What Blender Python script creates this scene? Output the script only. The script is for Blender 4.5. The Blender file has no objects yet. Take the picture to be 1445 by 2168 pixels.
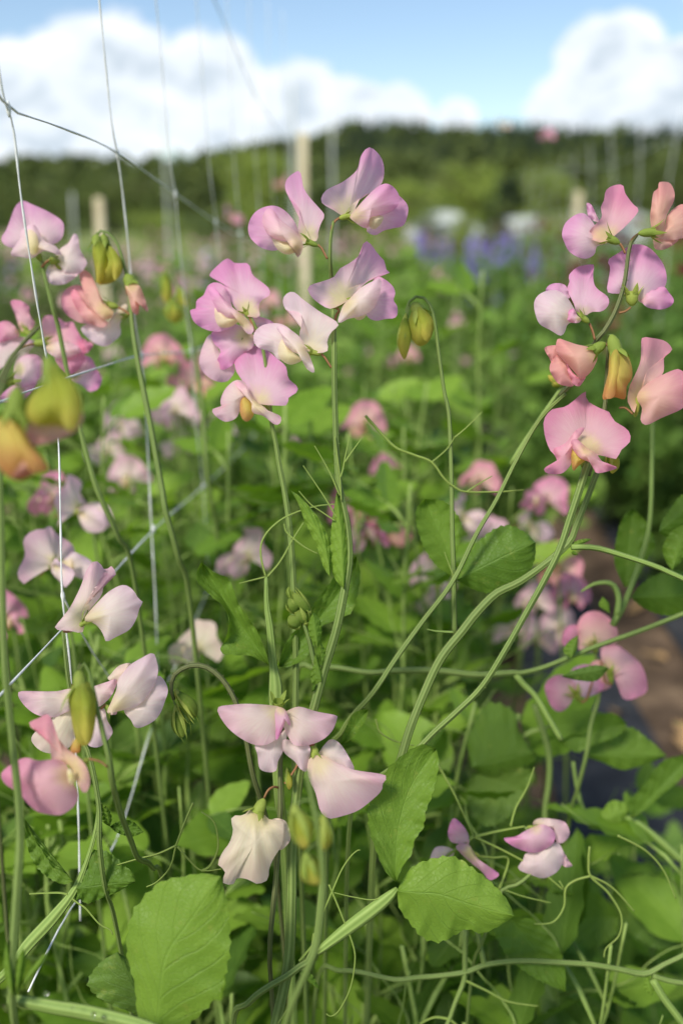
import bpy, math, random
import numpy as np
from mathutils import Vector, Matrix, Quaternion, noise as mnoise

rnd = random.Random(7)
S = bpy.context.scene
COL = S.collection

# ------------------------------------------------------------------ camera
H = 1.30                      # eye height of a crouching photographer
PITCH, YAW = math.radians(16.0), math.radians(3.46)
FPX, CX, CY = 35.0/24.0*1445.0, 722.5, 1084.0
FOCUS = 0.56
FWD = Vector((-math.sin(YAW)*math.cos(PITCH), math.cos(YAW)*math.cos(PITCH), -math.sin(PITCH)))
RIGHT = Vector((math.cos(YAW), math.sin(YAW), 0))
UP = RIGHT.cross(FWD)
CAMP = Vector((0, 0, H))
cd = bpy.data.cameras.new('camera')
cd.sensor_fit = 'HORIZONTAL'; cd.sensor_width = 24.0; cd.lens = 35.0
cd.clip_start = 0.02; cd.clip_end = 5000
cd.dof.use_dof = True; cd.dof.focus_distance = FOCUS; cd.dof.aperture_fstop = 3.8
cam = bpy.data.objects.new('camera', cd); COL.objects.link(cam)
cam.location = CAMP; cam.rotation_euler = (math.pi/2 - PITCH, 0, YAW)
S.camera = cam

# ------------------------------------------------------------------ light
SUN_EL, SUN_AZ = math.radians(45), math.radians(-150)   # azimuth from +Y towards +X
EXPO = 1.62
S.view_settings.view_transform = 'Standard'; S.view_settings.look = 'None'
S.view_settings.exposure = EXPO; S.view_settings.gamma = 1.0
S.view_settings.use_curve_mapping = False
sl = bpy.data.lights.new('sun', 'SUN'); sl.energy = 1.5; sl.angle = math.radians(14); sl.color = (1.0, 0.95, 0.86)
sun = bpy.data.objects.new('sun', sl); COL.objects.link(sun)
sdir = Vector((math.sin(SUN_AZ)*math.cos(SUN_EL), math.cos(SUN_AZ)*math.cos(SUN_EL), math.sin(SUN_EL)))
sun.rotation_euler = sdir.to_track_quat('Z', 'Y').to_euler(); sun.location = (0, 0, 30)

cy = S.cycles; cy.max_bounces = 5; cy.diffuse_bounces = 3; cy.glossy_bounces = 2; cy.transmission_bounces = 4; cy.transparent_max_bounces = 6
cy.caustics_reflective = False; cy.caustics_refractive = False

class N:
    """tiny node-tree writer"""
    def __init__(s, nt): s.nt = nt; nt.nodes.clear()
    def add(s, t, **kw):
        n = s.nt.nodes.new(t)
        for k, v in kw.items(): setattr(n, k, v)
        return n
    def put(s, sock, v):
        if isinstance(v, bpy.types.NodeSocket): s.nt.links.new(v, sock)
        elif v is not None: sock.default_value = v
    def m(s, op, a, b=None, c=None, clamp=False):
        n = s.add('ShaderNodeMath', operation=op, use_clamp=clamp)
        for i, v in enumerate((a, b, c)): s.put(n.inputs[i], v)
        return n.outputs[0]
    def mix(s, f, a, b, mode='MIX'):
        n = s.add('ShaderNodeMix', data_type='RGBA', blend_type=mode)
        s.put(n.inputs[0], f); s.put(n.inputs[6], a); s.put(n.inputs[7], b)
        return n.outputs[2]
    def ramp(s, f, stops, ease='EASE'):
        n = s.add('ShaderNodeValToRGB'); n.color_ramp.interpolation = ease
        e = n.color_ramp.elements
        while len(e) < len(stops): e.new(0.5)
        for i, (p, c) in enumerate(stops):
            e[i].position = p; e[i].color = c if len(c) == 4 else (*c, 1)
        s.put(n.inputs[0], f); return n.outputs[0]
    def noise(s, vec, scale, detail=3, rough=0.5, dist=0.0):
        n = s.add('ShaderNodeTexNoise'); s.put(n.inputs['Vector'], vec)
        n.inputs['Scale'].default_value = scale; n.inputs['Detail'].default_value = detail
        n.inputs['Roughness'].default_value = rough; n.inputs['Distortion'].default_value = dist
        return n.outputs[0]
    def comb(s, x, y, z):
        n = s.add('ShaderNodeCombineXYZ')
        for i, v in enumerate((x, y, z)): s.put(n.inputs[i], v)
        return n.outputs[0]

def lin(c):
    return c/12.92 if c <= 0.04045 else ((c+0.055)/1.055)**2.4
def rgb(r, g, b): return (lin(r/255), lin(g/255), lin(b/255), 1)

def px_angles(px, py):
    d = FWD + RIGHT*((px-CX)/FPX) - UP*((py-CY)/FPX); d.normalize()
    return math.degrees(math.atan2(d.x, d.y)), math.degrees(math.asin(d.z))

def build_world():
    w = bpy.data.worlds.new('World'); S.world = w; w.use_nodes = True
    n = N(w.node_tree)
    out = n.add('ShaderNodeOutputWorld')
    sky = n.add('ShaderNodeTexSky', sky_type='NISHITA', sun_disc=False)
    sky.sun_elevation = SUN_EL; sky.sun_rotation = SUN_AZ; sky.altitude = 50
    sky.air_density = 1.0; sky.dust_density = 0.4; sky.ozone_density = 1.6
    tc = n.add('ShaderNodeTexCoord')
    sp = n.add('ShaderNodeSeparateXYZ'); n.put(sp.inputs[0], tc.outputs['Generated'])
    az = n.m('MULTIPLY', n.m('ARCTAN2', sp.outputs[0], sp.outputs[1]), 180/math.pi)
    el = n.m('MULTIPLY', n.m('ARCSINE', sp.outputs[2]), 180/math.pi)
    # cumulus banks: puffs (azimuth, elevation, half width, half height) on all sides of the sky
    puffs = []
    for (x, y, rx, ry) in [(40,215,140,112),(240,170,180,126),(430,190,160,108),(610,215,118,90),(730,238,92,74),(830,258,84,68),
                           (120,290,240,70),(560,290,220,52),(968,248,44,42),
                           (1275,165,104,116),(1325,110,72,72),(1215,225,96,76),(1450,170,84,74),(1420,265,200,60)]:
        a, e = px_angles(x, y); puffs.append((a, e, rx/36.8, ry/36.8))
    r2 = random.Random(3)
    a = 24
    while a < 335:
        wdt = r2.uniform(12, 22)
        if r2.random() < 0.75:
            for k in range(1):
                puffs.append((((a+r2.uniform(-4, 4)+180) % 360)-180, r2.uniform(5, 16), wdt*r2.uniform(.5, .8), r2.uniform(3.5, 6)))
        a += wdt*1.5
    vec = n.comb(n.m('MULTIPLY', az, 0.06), n.m('MULTIPLY', el, 0.085), 0.3)
    nz = n.noise(vec, 5.0, 6, 0.62, 0.4)
    mx = None
    for (pa, pe, ra, re) in puffs:
        dx = n.m('DIVIDE', n.m('SUBTRACT', az, pa), ra); dy = n.m('DIVIDE', n.m('SUBTRACT', el, pe), re)
        q = n.m('SUBTRACT', 1.0, n.m('ADD', n.m('MULTIPLY', dx, dx), n.m('MULTIPLY', dy, dy)))
        mx = q if mx is None else n.m('SMOOTH_MAX', mx, q, 0.25)
    dens = n.m('ADD', mx, n.m('MULTIPLY', n.m('SUBTRACT', nz, 0.52), 1.5))
    mr = n.add('ShaderNodeMapRange', interpolation_type='SMOOTHSTEP'); n.put(mr.inputs[0], dens)
    mr.inputs[1].default_value = -0.04; mr.inputs[2].default_value = 0.30
    # cloud body: sunlit heads, bluish-grey hollows, a greyer belly
    nz2 = n.noise(vec, 6.5, 5, 0.5, 0.6)
    sh = n.m('ADD', n.m('MULTIPLY', nz2, 1.0), n.m('MULTIPLY', dens, -0.34))
    ccol = n.ramp(sh, [(0.06, (0.52, 0.60, 0.68)), (0.30, (0.74, 0.80, 0.86)), (0.56, (0.90, 0.91, 0.92))])
    bg1 = n.add('ShaderNodeBackground'); n.put(bg1.inputs[0], sky.outputs[0]); bg1.inputs[1].default_value = 0.050
    bg2 = n.add('ShaderNodeBackground'); n.put(bg2.inputs[0], ccol); bg2.inputs[1].default_value = 0.42
    ms = n.add('ShaderNodeMixShader'); n.put(ms.inputs[0], mr.outputs[0])
    n.put(ms.inputs[1], bg1.outputs[0]); n.put(ms.inputs[2], bg2.outputs[0])
    n.put(out.inputs[0], ms.outputs[0])
build_world()

# ------------------------------------------------------------------ helpers: pixels, meshes, tags
CROPS = dict(A=(380, 290, 2.779), B=(1100, 360, 3.0986), C=(0, 400, 3.388), D=(0, 1120, 3.285), E=(400, 1440, 3.1413),
             F=(380, 900, 3.0104), I=(0, 1700, 2.580), J=(480, 1500, 2.223), K=(880, 1480, 2.5575), L=(840, 880, 2.388), O=(0, 0, 1.0))
def photo(crop, x, y):
    c = CROPS[crop]; return c[0]+x/c[2], c[1]+y/c[2]
def P(px, py, d):
    return CAMP + (FWD + RIGHT*((px-CX)/FPX) - UP*((py-CY)/FPX))*d
def ray(px, py): return FWD + RIGHT*((px-CX)/FPX) - UP*((py-CY)/FPX)
def at_y(px, py, Y): r = ray(px, py); return CAMP + r*(Y/r.y)
def at_x(px, py, X): r = ray(px, py); return CAMP + r*(X/r.x)

def tag(o, label=None, cat=None, group=None, kind=None):
    if label: o['label'] = label
    if cat: o['category'] = cat
    if group: o['group'] = group
    if kind: o['kind'] = kind
    return o
def empty(name, loc, label=None, cat=None, group=None):
    o = bpy.data.objects.new(name, None); COL.objects.link(o); o.location = loc
    o.empty_display_size = 0.02
    return tag(o, label, cat, group)
def mesh(name, verts, faces, mat, pv=None, smooth=True, matidx=None):
    me = bpy.data.meshes.new(name)
    me.from_pydata([tuple(v) for v in verts], [], faces)
    if smooth: me.polygons.foreach_set('use_smooth', [True]*len(me.polygons))
    for m_ in (mat if isinstance(mat, (list, tuple)) else [mat]): me.materials.append(m_)
    if matidx is not None: me.polygons.foreach_set('material_index', matidx)
    if pv is not None:
        at = me.attributes.new('pv', 'FLOAT_VECTOR', 'POINT')
        at.data.foreach_set('vector', np.asarray(pv, dtype=np.float32).ravel())
    me.update(); return me
def obj(name, me, parent=None, loc=None, mtx=None):
    o = bpy.data.objects.new(name, me); COL.objects.link(o)
    if parent is not None: o.parent = parent
    if mtx is not None: o.matrix_local = mtx
    elif loc is not None: o.location = loc
    return o
class MB:
    """collects geometry for one mesh"""
    def __init__(s): s.v = []; s.f = []; s.pv = []; s.mi = []
    def add(s, v, f, pv=None, mi=0):
        b = len(s.v); s.v += [tuple(q) for q in v]; s.f += [tuple(i+b for i in q) for q in f]
        s.pv += list(pv) if pv is not None else [(0, 0, 0)]*len(v); s.mi += [mi]*len(f)
    def build(s, name, mat, smooth=True): return mesh(name, s.v, s.f, mat, s.pv, smooth, s.mi)

def spline(pts, n, closed=False):
    """Catmull-Rom through pts (tuples), resampled to n points by arc length"""
    p = np.array(pts, dtype=float); k = len(p)
    seg = k if closed else k-1
    out = []
    for i in range(seg):
        if closed: a, b, c, d = p[(i-1) % k], p[i], p[(i+1) % k], p[(i+2) % k]
        else: a, b, c, d = p[max(i-1, 0)], p[i], p[i+1], p[min(i+2, k-1)]
        for t in np.linspace(0, 1, 8, endpoint=False):
            out.append(0.5*((2*b)+(c-a)*t+(2*a-5*b+4*c-d)*t*t+(3*b-3*c+d-a)*t**3))
    out.append(p[0] if closed else p[-1])
    out = np.array(out); L = np.concatenate([[0], np.cumsum(np.linalg.norm(np.diff(out[:, :3], axis=0), axis=1))])
    t = np.linspace(0, L[-1], n+1)[:-1] if closed else np.linspace(0, L[-1], n)
    return np.stack([np.interp(t, L, out[:, j]) for j in range(p.shape[1])], axis=1)

def tube(mb, pts, rad, sides=8, flat=1.0, side_dir=None, mi=0, cap=True, ridge=0.0):
    """pts: 3-D points; rad: float or list; flat<1 squashes across side_dir's normal"""
    pts = [Vector(p) for p in pts]; n = len(pts)
    if not isinstance(rad, (list, tuple, np.ndarray)): rad = [rad]*n
    v = []; pv = []; f = []; ref = Vector(side_dir) if side_dir is not None else RIGHT.copy()
    for i, p in enumerate(pts):
        t = (pts[min(i+1, n-1)]-pts[max(i-1, 0)])
        if t.length < 1e-9: t = Vector((0, 0, 1))
        t.normalize()
        a = ref - t*ref.dot(t)
        if a.length < 1e-4: a = UP - t*UP.dot(t)
        a.normalize(); b = t.cross(a); ref = a
        for k in range(sides):
            ph = 2*math.pi*k/sides
            r = rad[i]*(1+ridge*math.cos(4*ph))
            v.append(p + a*(math.cos(ph)*r) + b*(math.sin(ph)*r*flat)); pv.append((k/sides, i/max(n-1, 1), 0.0))
    for i in range(n-1):
        for k in range(sides):
            k2 = (k+1) % sides
            f.append((i*sides+k, i*sides+k2, (i+1)*sides+k2, (i+1)*sides+k))
    if cap: f.append(tuple(range(sides-1, -1, -1))); f.append(tuple((n-1)*sides+k for k in range(sides)))
    mb.add(v, f, pv, mi)

# ------------------------------------------------------------------ materials
MATS = {}
def material(name):
    m = bpy.data.materials.new(name); m.use_nodes = True; MATS[name] = m
    return m, N(m.node_tree)
def finish(n, bsdf, disp=None):
    o = n.add('ShaderNodeOutputMaterial'); n.put(o.inputs[0], bsdf)
def principled(n, col, rough=0.6, spec=0.3, bump=None, bstr=0.3, bdist=0.001):
    p = n.add('ShaderNodeBsdfPrincipled'); n.put(p.inputs['Base Color'], col); n.put(p.inputs['Roughness'], rough)
    p.inputs['Specular IOR Level'].default_value = spec
    if bump is not None:
        b = n.add('ShaderNodeBump'); b.inputs['Strength'].default_value = bstr; b.inputs['Distance'].default_value = bdist
        n.put(b.inputs['Height'], bump); n.put(p.inputs['Normal'], b.outputs[0])
    return p.outputs[0]
def translucent(n, sh, col, f):
    t = n.add('ShaderNodeBsdfTranslucent'); n.put(t.inputs[0], col)
    m = n.add('ShaderNodeMixShader'); n.put(m.inputs[0], f); n.put(m.inputs[1], sh); n.put(m.inputs[2], t.outputs[0])
    return m.outputs[0]
def pvattr(n):
    a = n.add('ShaderNodeAttribute', attribute_name='pv'); s = n.add('ShaderNodeSeparateXYZ'); n.put(s.inputs[0], a.outputs['Vector'])
    return s.outputs

def petal_mat(name, c0, c1, c2, c3, m1=0.42):
    """c0 claw, c1 middle, c2 outer blade, c3 rim"""
    m, n = material(name); ang, grad, s = pvattr(n)[:3]
    oi = n.add('ShaderNodeObjectInfo'); tc = n.add('ShaderNodeTexCoord')
    v = n.noise(n.comb(n.m('MULTIPLY', ang, 9.0), n.m('MULTIPLY', grad, 1.3), n.m('MULTIPLY', oi.outputs['Random'], 9.0)), 2.6, 4, 0.6)
    big = n.noise(tc.outputs['Object'], 55, 2, 0.5)
    t = n.m('ADD', n.m('ADD', grad, n.m('MULTIPLY', n.m('SUBTRACT', v, 0.5), 0.34)), n.m('MULTIPLY', n.m('SUBTRACT', big, 0.5), 0.38))
    c = n.ramp(t, [(0.05, c0), (m1, c1), (0.92, c2)])
    rim = n.m('MULTIPLY', n.m('POWER', s, 5.0), 0.34)
    c = n.mix(rim, c, c3)
    fine = n.noise(n.comb(n.m('MULTIPLY', ang, 7.0), n.m('MULTIPLY', grad, 0.9), 0.0), 3.0, 4, 0.7)
    c = n.mix(n.m('MULTIPLY', n.m('SUBTRACT', fine, 0.38), 1.6, clamp=True), c, n.mix(1.0, c, (0.96, 0.82, 0.88, 1), 'MULTIPLY'))
    sp_ = n.noise(tc.outputs['Object'], 420, 3, 0.6); c = n.mix(n.m('MULTIPLY', n.m('SUBTRACT', sp_, 0.60), 2.2, clamp=True), c, n.mix(0.5, c, (0.80, 0.62, 0.42, 1)))
    sh = principled(n, c, 0.66, 0.16, n.m('ADD', fine, n.m('MULTIPLY', v, 1.2)), 0.4, 0.0008)
    finish(n, translucent(n, sh, c, 0.55)); return m
petal_mat('petal_lilac', rgb(243,230,178), rgb(245,214,220), rgb(237,176,212), rgb(233,160,206), 0.36)
petal_mat('petal_mauve', rgb(243,230,178), rgb(245,204,220), rgb(236,160,206), rgb(234,152,202), 0.34)
petal_mat('petal_pale', rgb(246,232,186), rgb(248,232,224), rgb(245,220,226), rgb(238,190,212))
petal_mat('petal_blush', rgb(244,230,182), rgb(247,225,218), rgb(243,204,214), rgb(237,174,202))
petal_mat('petal_rose', rgb(244,220,172), rgb(243,194,202), rgb(236,158,188), rgb(234,148,184), 0.34)
petal_mat('petal_coral', rgb(244,220,166), rgb(245,200,188), rgb(239,168,182), rgb(235,150,174), 0.36)
petal_mat('petal_salmon', rgb(244,218,164), rgb(245,202,180), rgb(238,174,168), rgb(234,156,160), 0.36)
petal_mat('petal_cream', rgb(242,230,172), rgb(247,234,208), rgb(245,222,206), rgb(240,212,206))
petal_mat('keel', rgb(226,220,152), rgb(243,236,190), rgb(244,232,200), rgb(240,218,200))
petal_mat('bud_yellow', rgb(126,152,56), rgb(180,190,74), rgb(214,206,98), rgb(206,190,96), 0.45)
petal_mat('bud_green', rgb(112,146,58), rgb(136,164,68), rgb(150,172,78), rgb(140,164,72), 0.45)
petal_mat('bud_amber', rgb(180,186,80), rgb(222,206,110), rgb(230,180,116), rgb(218,150,100), 0.45)

def leaf_mat(name, base, dark, light, trans=0.30, rough=0.5, fine=True):
    m, n = material(name); u, t, _ = pvattr(n)[:3]
    oi = n.add('ShaderNodeObjectInfo'); tc = n.add('ShaderNodeTexCoord')
    au = n.m('ABSOLUTE', u)
    wob = n.noise(tc.outputs['Object'], 60, 3, 0.5)
    arg = n.m('ADD', n.m('SUBTRACT', t, n.m('MULTIPLY', au, 0.42)), n.m('MULTIPLY', wob, 0.07))
    w = n.m('ABSOLUTE', n.m('SUBTRACT', n.m('FRACT', n.m('MULTIPLY', arg, 6.0)), 0.5))
    vein = n.m('SUBTRACT', 1.0, n.m('DIVIDE', w, 0.055), clamp=True)
    rib = n.m('SUBTRACT', 1.0, n.m('DIVIDE', au, 0.035), clamp=True)
    if not fine:
        c = n.mix(n.m('MULTIPLY', n.m('SUBTRACT', wob, 0.30), 1.9, clamp=True), dark, base)
        c = n.mix(n.m('MULTIPLY', oi.outputs['Random'], 0.55), c, light)
        c = n.mix(n.m('MULTIPLY', n.m('MAXIMUM', n.m('MULTIPLY', vein, 0.6), rib), 0.35), c, rgb(158, 190, 96))
        sh = principled(n, c, rough, 0.28); finish(n, translucent(n, sh, n.mix(1.0, c, (1.2, 1.28, 0.45, 1), 'MULTIPLY'), trans)); return m
    net = n.add('ShaderNodeTexVoronoi', feature='DISTANCE_TO_EDGE'); n.put(net.inputs['Vector'], tc.outputs['Object']); net.inputs['Scale'].default_value = 420
    netv = n.m('SUBTRACT', 1.0, n.m('DIVIDE', net.outputs[0], 0.12), clamp=True)
    big = n.noise(tc.outputs['Object'], 28, 4, 0.6)
    c = n.mix(n.m('MULTIPLY', n.m('SUBTRACT', big, 0.30), 1.9, clamp=True), dark, base)
    c = n.mix(n.m('MULTIPLY', oi.outputs['Random'], 0.55), c, light)
    c = n.mix(n.m('MULTIPLY', n.m('MAXIMUM', n.m('MULTIPLY', vein, 0.5), rib), 0.24), c, rgb(150, 186, 92))
    c = n.mix(n.m('MULTIPLY', netv, 0.05), c, dark)
    wr = n.noise(tc.outputs['Object'], 95, 5, 0.7); c = n.mix(n.m('MULTIPLY', n.m('SUBTRACT', wr, 0.60), 3.0, clamp=True), c, rgb(168, 170, 84))
    hgt = n.m('SUBTRACT', n.m('MULTIPLY', wob, 0.5), n.m('ADD', n.m('MAXIMUM', vein, rib), n.m('MULTIPLY', netv, 0.3)))
    sh = principled(n, c, rough, 0.28, hgt, 0.45, 0.0012)
    finish(n, translucent(n, sh, n.mix(1.0, c, (1.2, 1.28, 0.45, 1), 'MULTIPLY'), trans)); return m
leaf_mat('leaf', rgb(106,138,48), rgb(82,114,38), rgb(128,158,58), 0.38)
leaf_mat('leaf_young', rgb(126,156,56), rgb(102,136,44), rgb(142,172,68), 0.42)
leaf_mat('leaf_old', rgb(102,130,52), rgb(76,106,40), rgb(122,148,60), 0.30)
leaf_mat('leaf_row', rgb(118,152,48), rgb(88,124,36), rgb(142,174,62), 0.42, 0.5, False)
leaf_mat('leaf_row_young', rgb(136,170,58), rgb(110,146,44), rgb(156,186,76), 0.46, 0.5, False)
leaf_mat('leaf_row_old', rgb(88,120,44), rgb(64,94,34), rgb(110,140,54), 0.36, 0.5, False)
leaf_mat('sepal', rgb(160,174,80), rgb(122,146,58), rgb(184,190,92), 0.3, 0.6)
leaf_mat('weed', rgb(128,168,54), rgb(98,138,40), rgb(146,186,64), 0.36, 0.5, False)

def stem_mat(name, a, b, dk):
    m, n = material(name); ph, t, _ = pvattr(n)[:3]; tc = n.add('ShaderNodeTexCoord')
    st = n.m('SINE', n.m('MULTIPLY', ph, 2*math.pi*5)); st = n.m('MULTIPLY', n.m('ADD', st, 1.0), 0.5)
    nz = n.noise(tc.outputs['Object'], 130, 4, 0.6); nb = n.noise(tc.outputs['Object'], 16, 3, 0.5)
    c = n.mix(st, a, b); c = n.mix(n.m('MULTIPLY', n.m('SUBTRACT', nb, 0.40), 2.2, clamp=True), c, n.mix(0.5, c, dk))
    c = n.mix(n.m('MULTIPLY', nz, 0.35), c, dk)
    p = principled(n, c, 0.6, 0.25, n.m('ADD', st, n.m('MULTIPLY', nz, 0.8)), 0.45, 0.0008)
    finish(n, p); return m
stem_mat('stem', rgb(102,124,58), rgb(134,152,84), rgb(72,90,42))
stem_mat('stem_dark', rgb(86,98,54), rgb(114,124,76), rgb(80,70,50))
stem_mat('stem_light', rgb(120,144,70), rgb(148,170,92), rgb(92,116,54))
stem_mat('pedicel', rgb(140,104,66), rgb(150,84,66), rgb(110,112,62))
stem_mat('tendril', rgb(124,150,68), rgb(144,164,80), rgb(112,118,58))

def simple_mat(name, stops, scale, rough=0.7, spec=0.25, detail=5, stretch=None, bstr=0.3, bdist=0.004):
    m, n = material(name); tc = n.add('ShaderNodeTexCoord'); vec = tc.outputs['Object']
    if stretch:
        mp = n.add('ShaderNodeMapping'); n.put(mp.inputs[0], vec); mp.inputs['Scale'].default_value = stretch; vec = mp.outputs[0]
    nz = n.noise(vec, scale, detail, 0.6)
    finish(n, principled(n, n.ramp(nz, stops, 'LINEAR'), rough, spec, nz, bstr, bdist)); return m
simple_mat('stem_row', [(0.3, rgb(104,128,58)), (0.7, rgb(146,166,88))], 60, 0.6, 0.25, 2)
simple_mat('net', [(0.3, rgb(206,208,204)), (0.7, rgb(234,236,232))], 90, 0.45, 0.4)
simple_mat('post_wood', [(0.3, rgb(176,160,128)), (0.5, rgb(206,192,158)), (0.7, rgb(220,210,182))], 6, 0.8, 0.2, 5, (14, 14, 1))
simple_mat('post_grey', [(0.3, rgb(186,190,184)), (0.7, rgb(212,214,206))], 6, 0.7, 0.3, 5, (12, 12, 1))
simple_mat('fabric', [(0.35, rgb(44,46,52)), (0.60, rgb(62,64,70)), (0.72, rgb(92,88,84))], 14, 0.75, 0.3, 7)
simple_mat('soil', [(0.25, rgb(62,52,44)), (0.5, rgb(98,82,68)), (0.66, rgb(130,110,90)), (0.8, rgb(164,144,118))], 7, 0.95, 0.1, 9, None, 0.8, 0.02)
simple_mat('grass_ground', [(0.3, rgb(92,112,54)), (0.5, rgb(128,140,78)), (0.7, rgb(160,152,100))], 0.7, 0.95, 0.1, 8)
simple_mat('hill_ground', [(0.3, rgb(56,70,36)), (0.7, rgb(88,102,50))], 0.03, 0.95, 0.1, 6)
simple_mat('bark', [(0.3, rgb(70,58,46)), (0.7, rgb(112,98,80))], 5, 0.9, 0.1)
simple_mat('white_film', [(0.3, rgb(168,172,168)), (0.7, rgb(202,206,200))], 1.2, 0.5, 0.4)
simple_mat('grey_metal', [(0.3, rgb(120,126,130)), (0.7, rgb(150,156,160))], 2.0, 0.4, 0.5)
simple_mat('dead_leaf', [(0.3, rgb(150,118,80)), (0.7, rgb(196,164,120))], 40, 0.9, 0.1)
simple_mat('burgundy', [(0.3, rgb(86,22,34)), (0.7, rgb(122,40,52))], 60, 0.6, 0.2)
simple_mat('violet', [(0.3, rgb(136,124,196)), (0.7, rgb(172,160,218))], 60, 0.6, 0.2)
def foliage_mat(name, a, b, c, scale=0.6, trans=0.3):
    m, n = material(name); tc = n.add('ShaderNodeTexCoord'); g = n.add('ShaderNodeNewGeometry')
    nz = n.noise(g.outputs['Position'], scale, 4, 0.6); r = pvattr(n)[0]
    col = n.mix(n.m('MULTIPLY', n.m('SUBTRACT', nz, 0.25), 2.0, clamp=True), a, b); col = n.mix(n.m('MULTIPLY', r, 0.6), col, c)
    sh = principled(n, col, 0.6, 0.2); finish(n, translucent(n, sh, col, trans)); return m
foliage_mat('foliage_row', rgb(94,128,50), rgb(124,158,66), rgb(152,180,86), 3.0, 0.4)
foliage_mat('foliage_dim', rgb(84,104,52), rgb(112,132,66), rgb(138,154,88), 3.0, 0.36)
foliage_mat('foliage_hedge', rgb(72,104,44), rgb(100,136,56), rgb(128,160,72), 3.0, 0.36)
foliage_mat('foliage_tree', rgb(112,130,56), rgb(144,160,72), rgb(160,174,84), 0.3)
foliage_mat('foliage_wood', rgb(48,62,34), rgb(82,98,46), rgb(122,132,66), 0.06, 0.12)
foliage_mat('foliage_conifer', rgb(30,44,30), rgb(44,60,36), rgb(60,74,42), 0.05, 0.05)
foliage_mat('bloom_pink', rgb(222,168,180), rgb(230,186,194), rgb(238,206,204), 3.0)
foliage_mat('bloom_lilac', rgb(158,146,186), rgb(190,176,206), rgb(206,196,214), 3.0)
foliage_mat('drop', rgb(230,236,236), rgb(240,244,244), rgb(250,250,250))
def water_mat():
    m, n = material('water_drop'); p = n.add('ShaderNodeBsdfPrincipled')
    p.inputs['Transmission Weight'].default_value = 1.0; p.inputs['Roughness'].default_value = 0.02; p.inputs['IOR'].default_value = 1.33
    finish(n, p.outputs[0])
water_mat()
M = MATS

# ------------------------------------------------------------------ the setting: ground, path, hills, woods
def grid_sheet(name, x0, x1, y0, y1, nx, ny, zf, mat):
    v = []; f = []
    for j in range(ny+1):
        for i in range(nx+1):
            x = x0+(x1-x0)*i/nx; y = y0+(y1-y0)*j/ny; v.append((x, y, zf(x, y)))
    for j in range(ny):
        for i in range(nx):
            a = j*(nx+1)+i; f.append((a, a+1, a+nx+2, a+nx+1))
    o = obj(name, mesh(name, v, f, mat)); o['kind'] = 'structure'; return o
grid_sheet('ground', -900, 900, -40, 1500, 60, 60, lambda x, y: -0.02 - (0.03 if y > 60 else 0), M['grass_ground'])
grid_sheet('soil_bed', -6, 4.5, -1.5, 22, 70, 150, lambda x, y: 0.006+0.025*mnoise.noise((x*2.2, y*2.2, 0))+0.012*mnoise.noise((x*9, y*9, 3)), M['soil'])
def fabric_z(x, y): return 0.045+0.03*mnoise.noise((x*1.7, y*1.2, 5))+0.010*mnoise.noise((x*7, y*5, 8))
grid_sheet('path', 0.36, 0.66, -1, 20, 14, 200, fabric_z, M['fabric'])
grid_sheet('path', 0.88, 1.20, -1, 20, 14, 200, fabric_z, M['fabric'])

def hill_z(px):
    """skyline of the far hills: photo row for a photo column"""
    xs = [-1500, -400, 0, 300, 420, 520, 600, 700, 740, 830, 900, 960, 1050, 1150, 1250, 1445, 2000, 3200]
    ys = [340, 325, 330, 328, 322, 306, 288, 272, 252, 244, 252, 262, 254, 258, 268, 262, 280, 325]
    return float(np.interp(px, xs, ys))
HY = 520.0
def hill_top(px): return at_y(px, hill_z(px), HY)
hp = [hill_top(px) for px in range(-1500, 3201, 50)]
v = []; f = []
for p in hp:
    for k in range(9):
        t = k/8.0; y = 190+(HY+40-190)*t
        v.append((p.x*(y/HY), y, -0.5+max(p.z-9, 2)*(t**1.5)*(1 if k < 8 else 0.97)))
for i in range(len(hp)-1):
    for k in range(8):
        a = i*9+k; f.append((a, a+9, a+10, a+1))
o = obj('hill', mesh('hill', v, f, M['hill_ground'])); o['kind'] = 'structure'

def leaf_cloud(mb, centre, radii, n, size, r, flat=0.5, shell=0.55, mi=0):
    """n small leaf-shaped faces spread through an ellipsoid"""
    for _ in range(n):
        d = Vector((r.gauss(0, 1), r.gauss(0, 1), r.gauss(0, 1))); d.normalize()
        d *= shell+(1-shell)*r.random() if r.random() < 0.75 else r.random()
        p = Vector((centre[0]+d.x*radii[0], centre[1]+d.y*radii[1], centre[2]+d.z*radii[2]))
        q = Quaternion((r.gauss(0, 1), r.gauss(0, 1), r.gauss(0, 1), r.gauss(0, 1))).normalized()
        s = size*r.uniform(0.6, 1.4); w = s*flat
        pts = [Vector((0, -s, 0)), Vector((w, 0, s*.15)), Vector((0, s, 0)), Vector((-w, 0, s*.15))]
        k = r.random()
        mb.add([p+q @ a for a in pts], [(0, 1, 2, 3)], [(k, 0, 0)]*4, mi)

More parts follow.
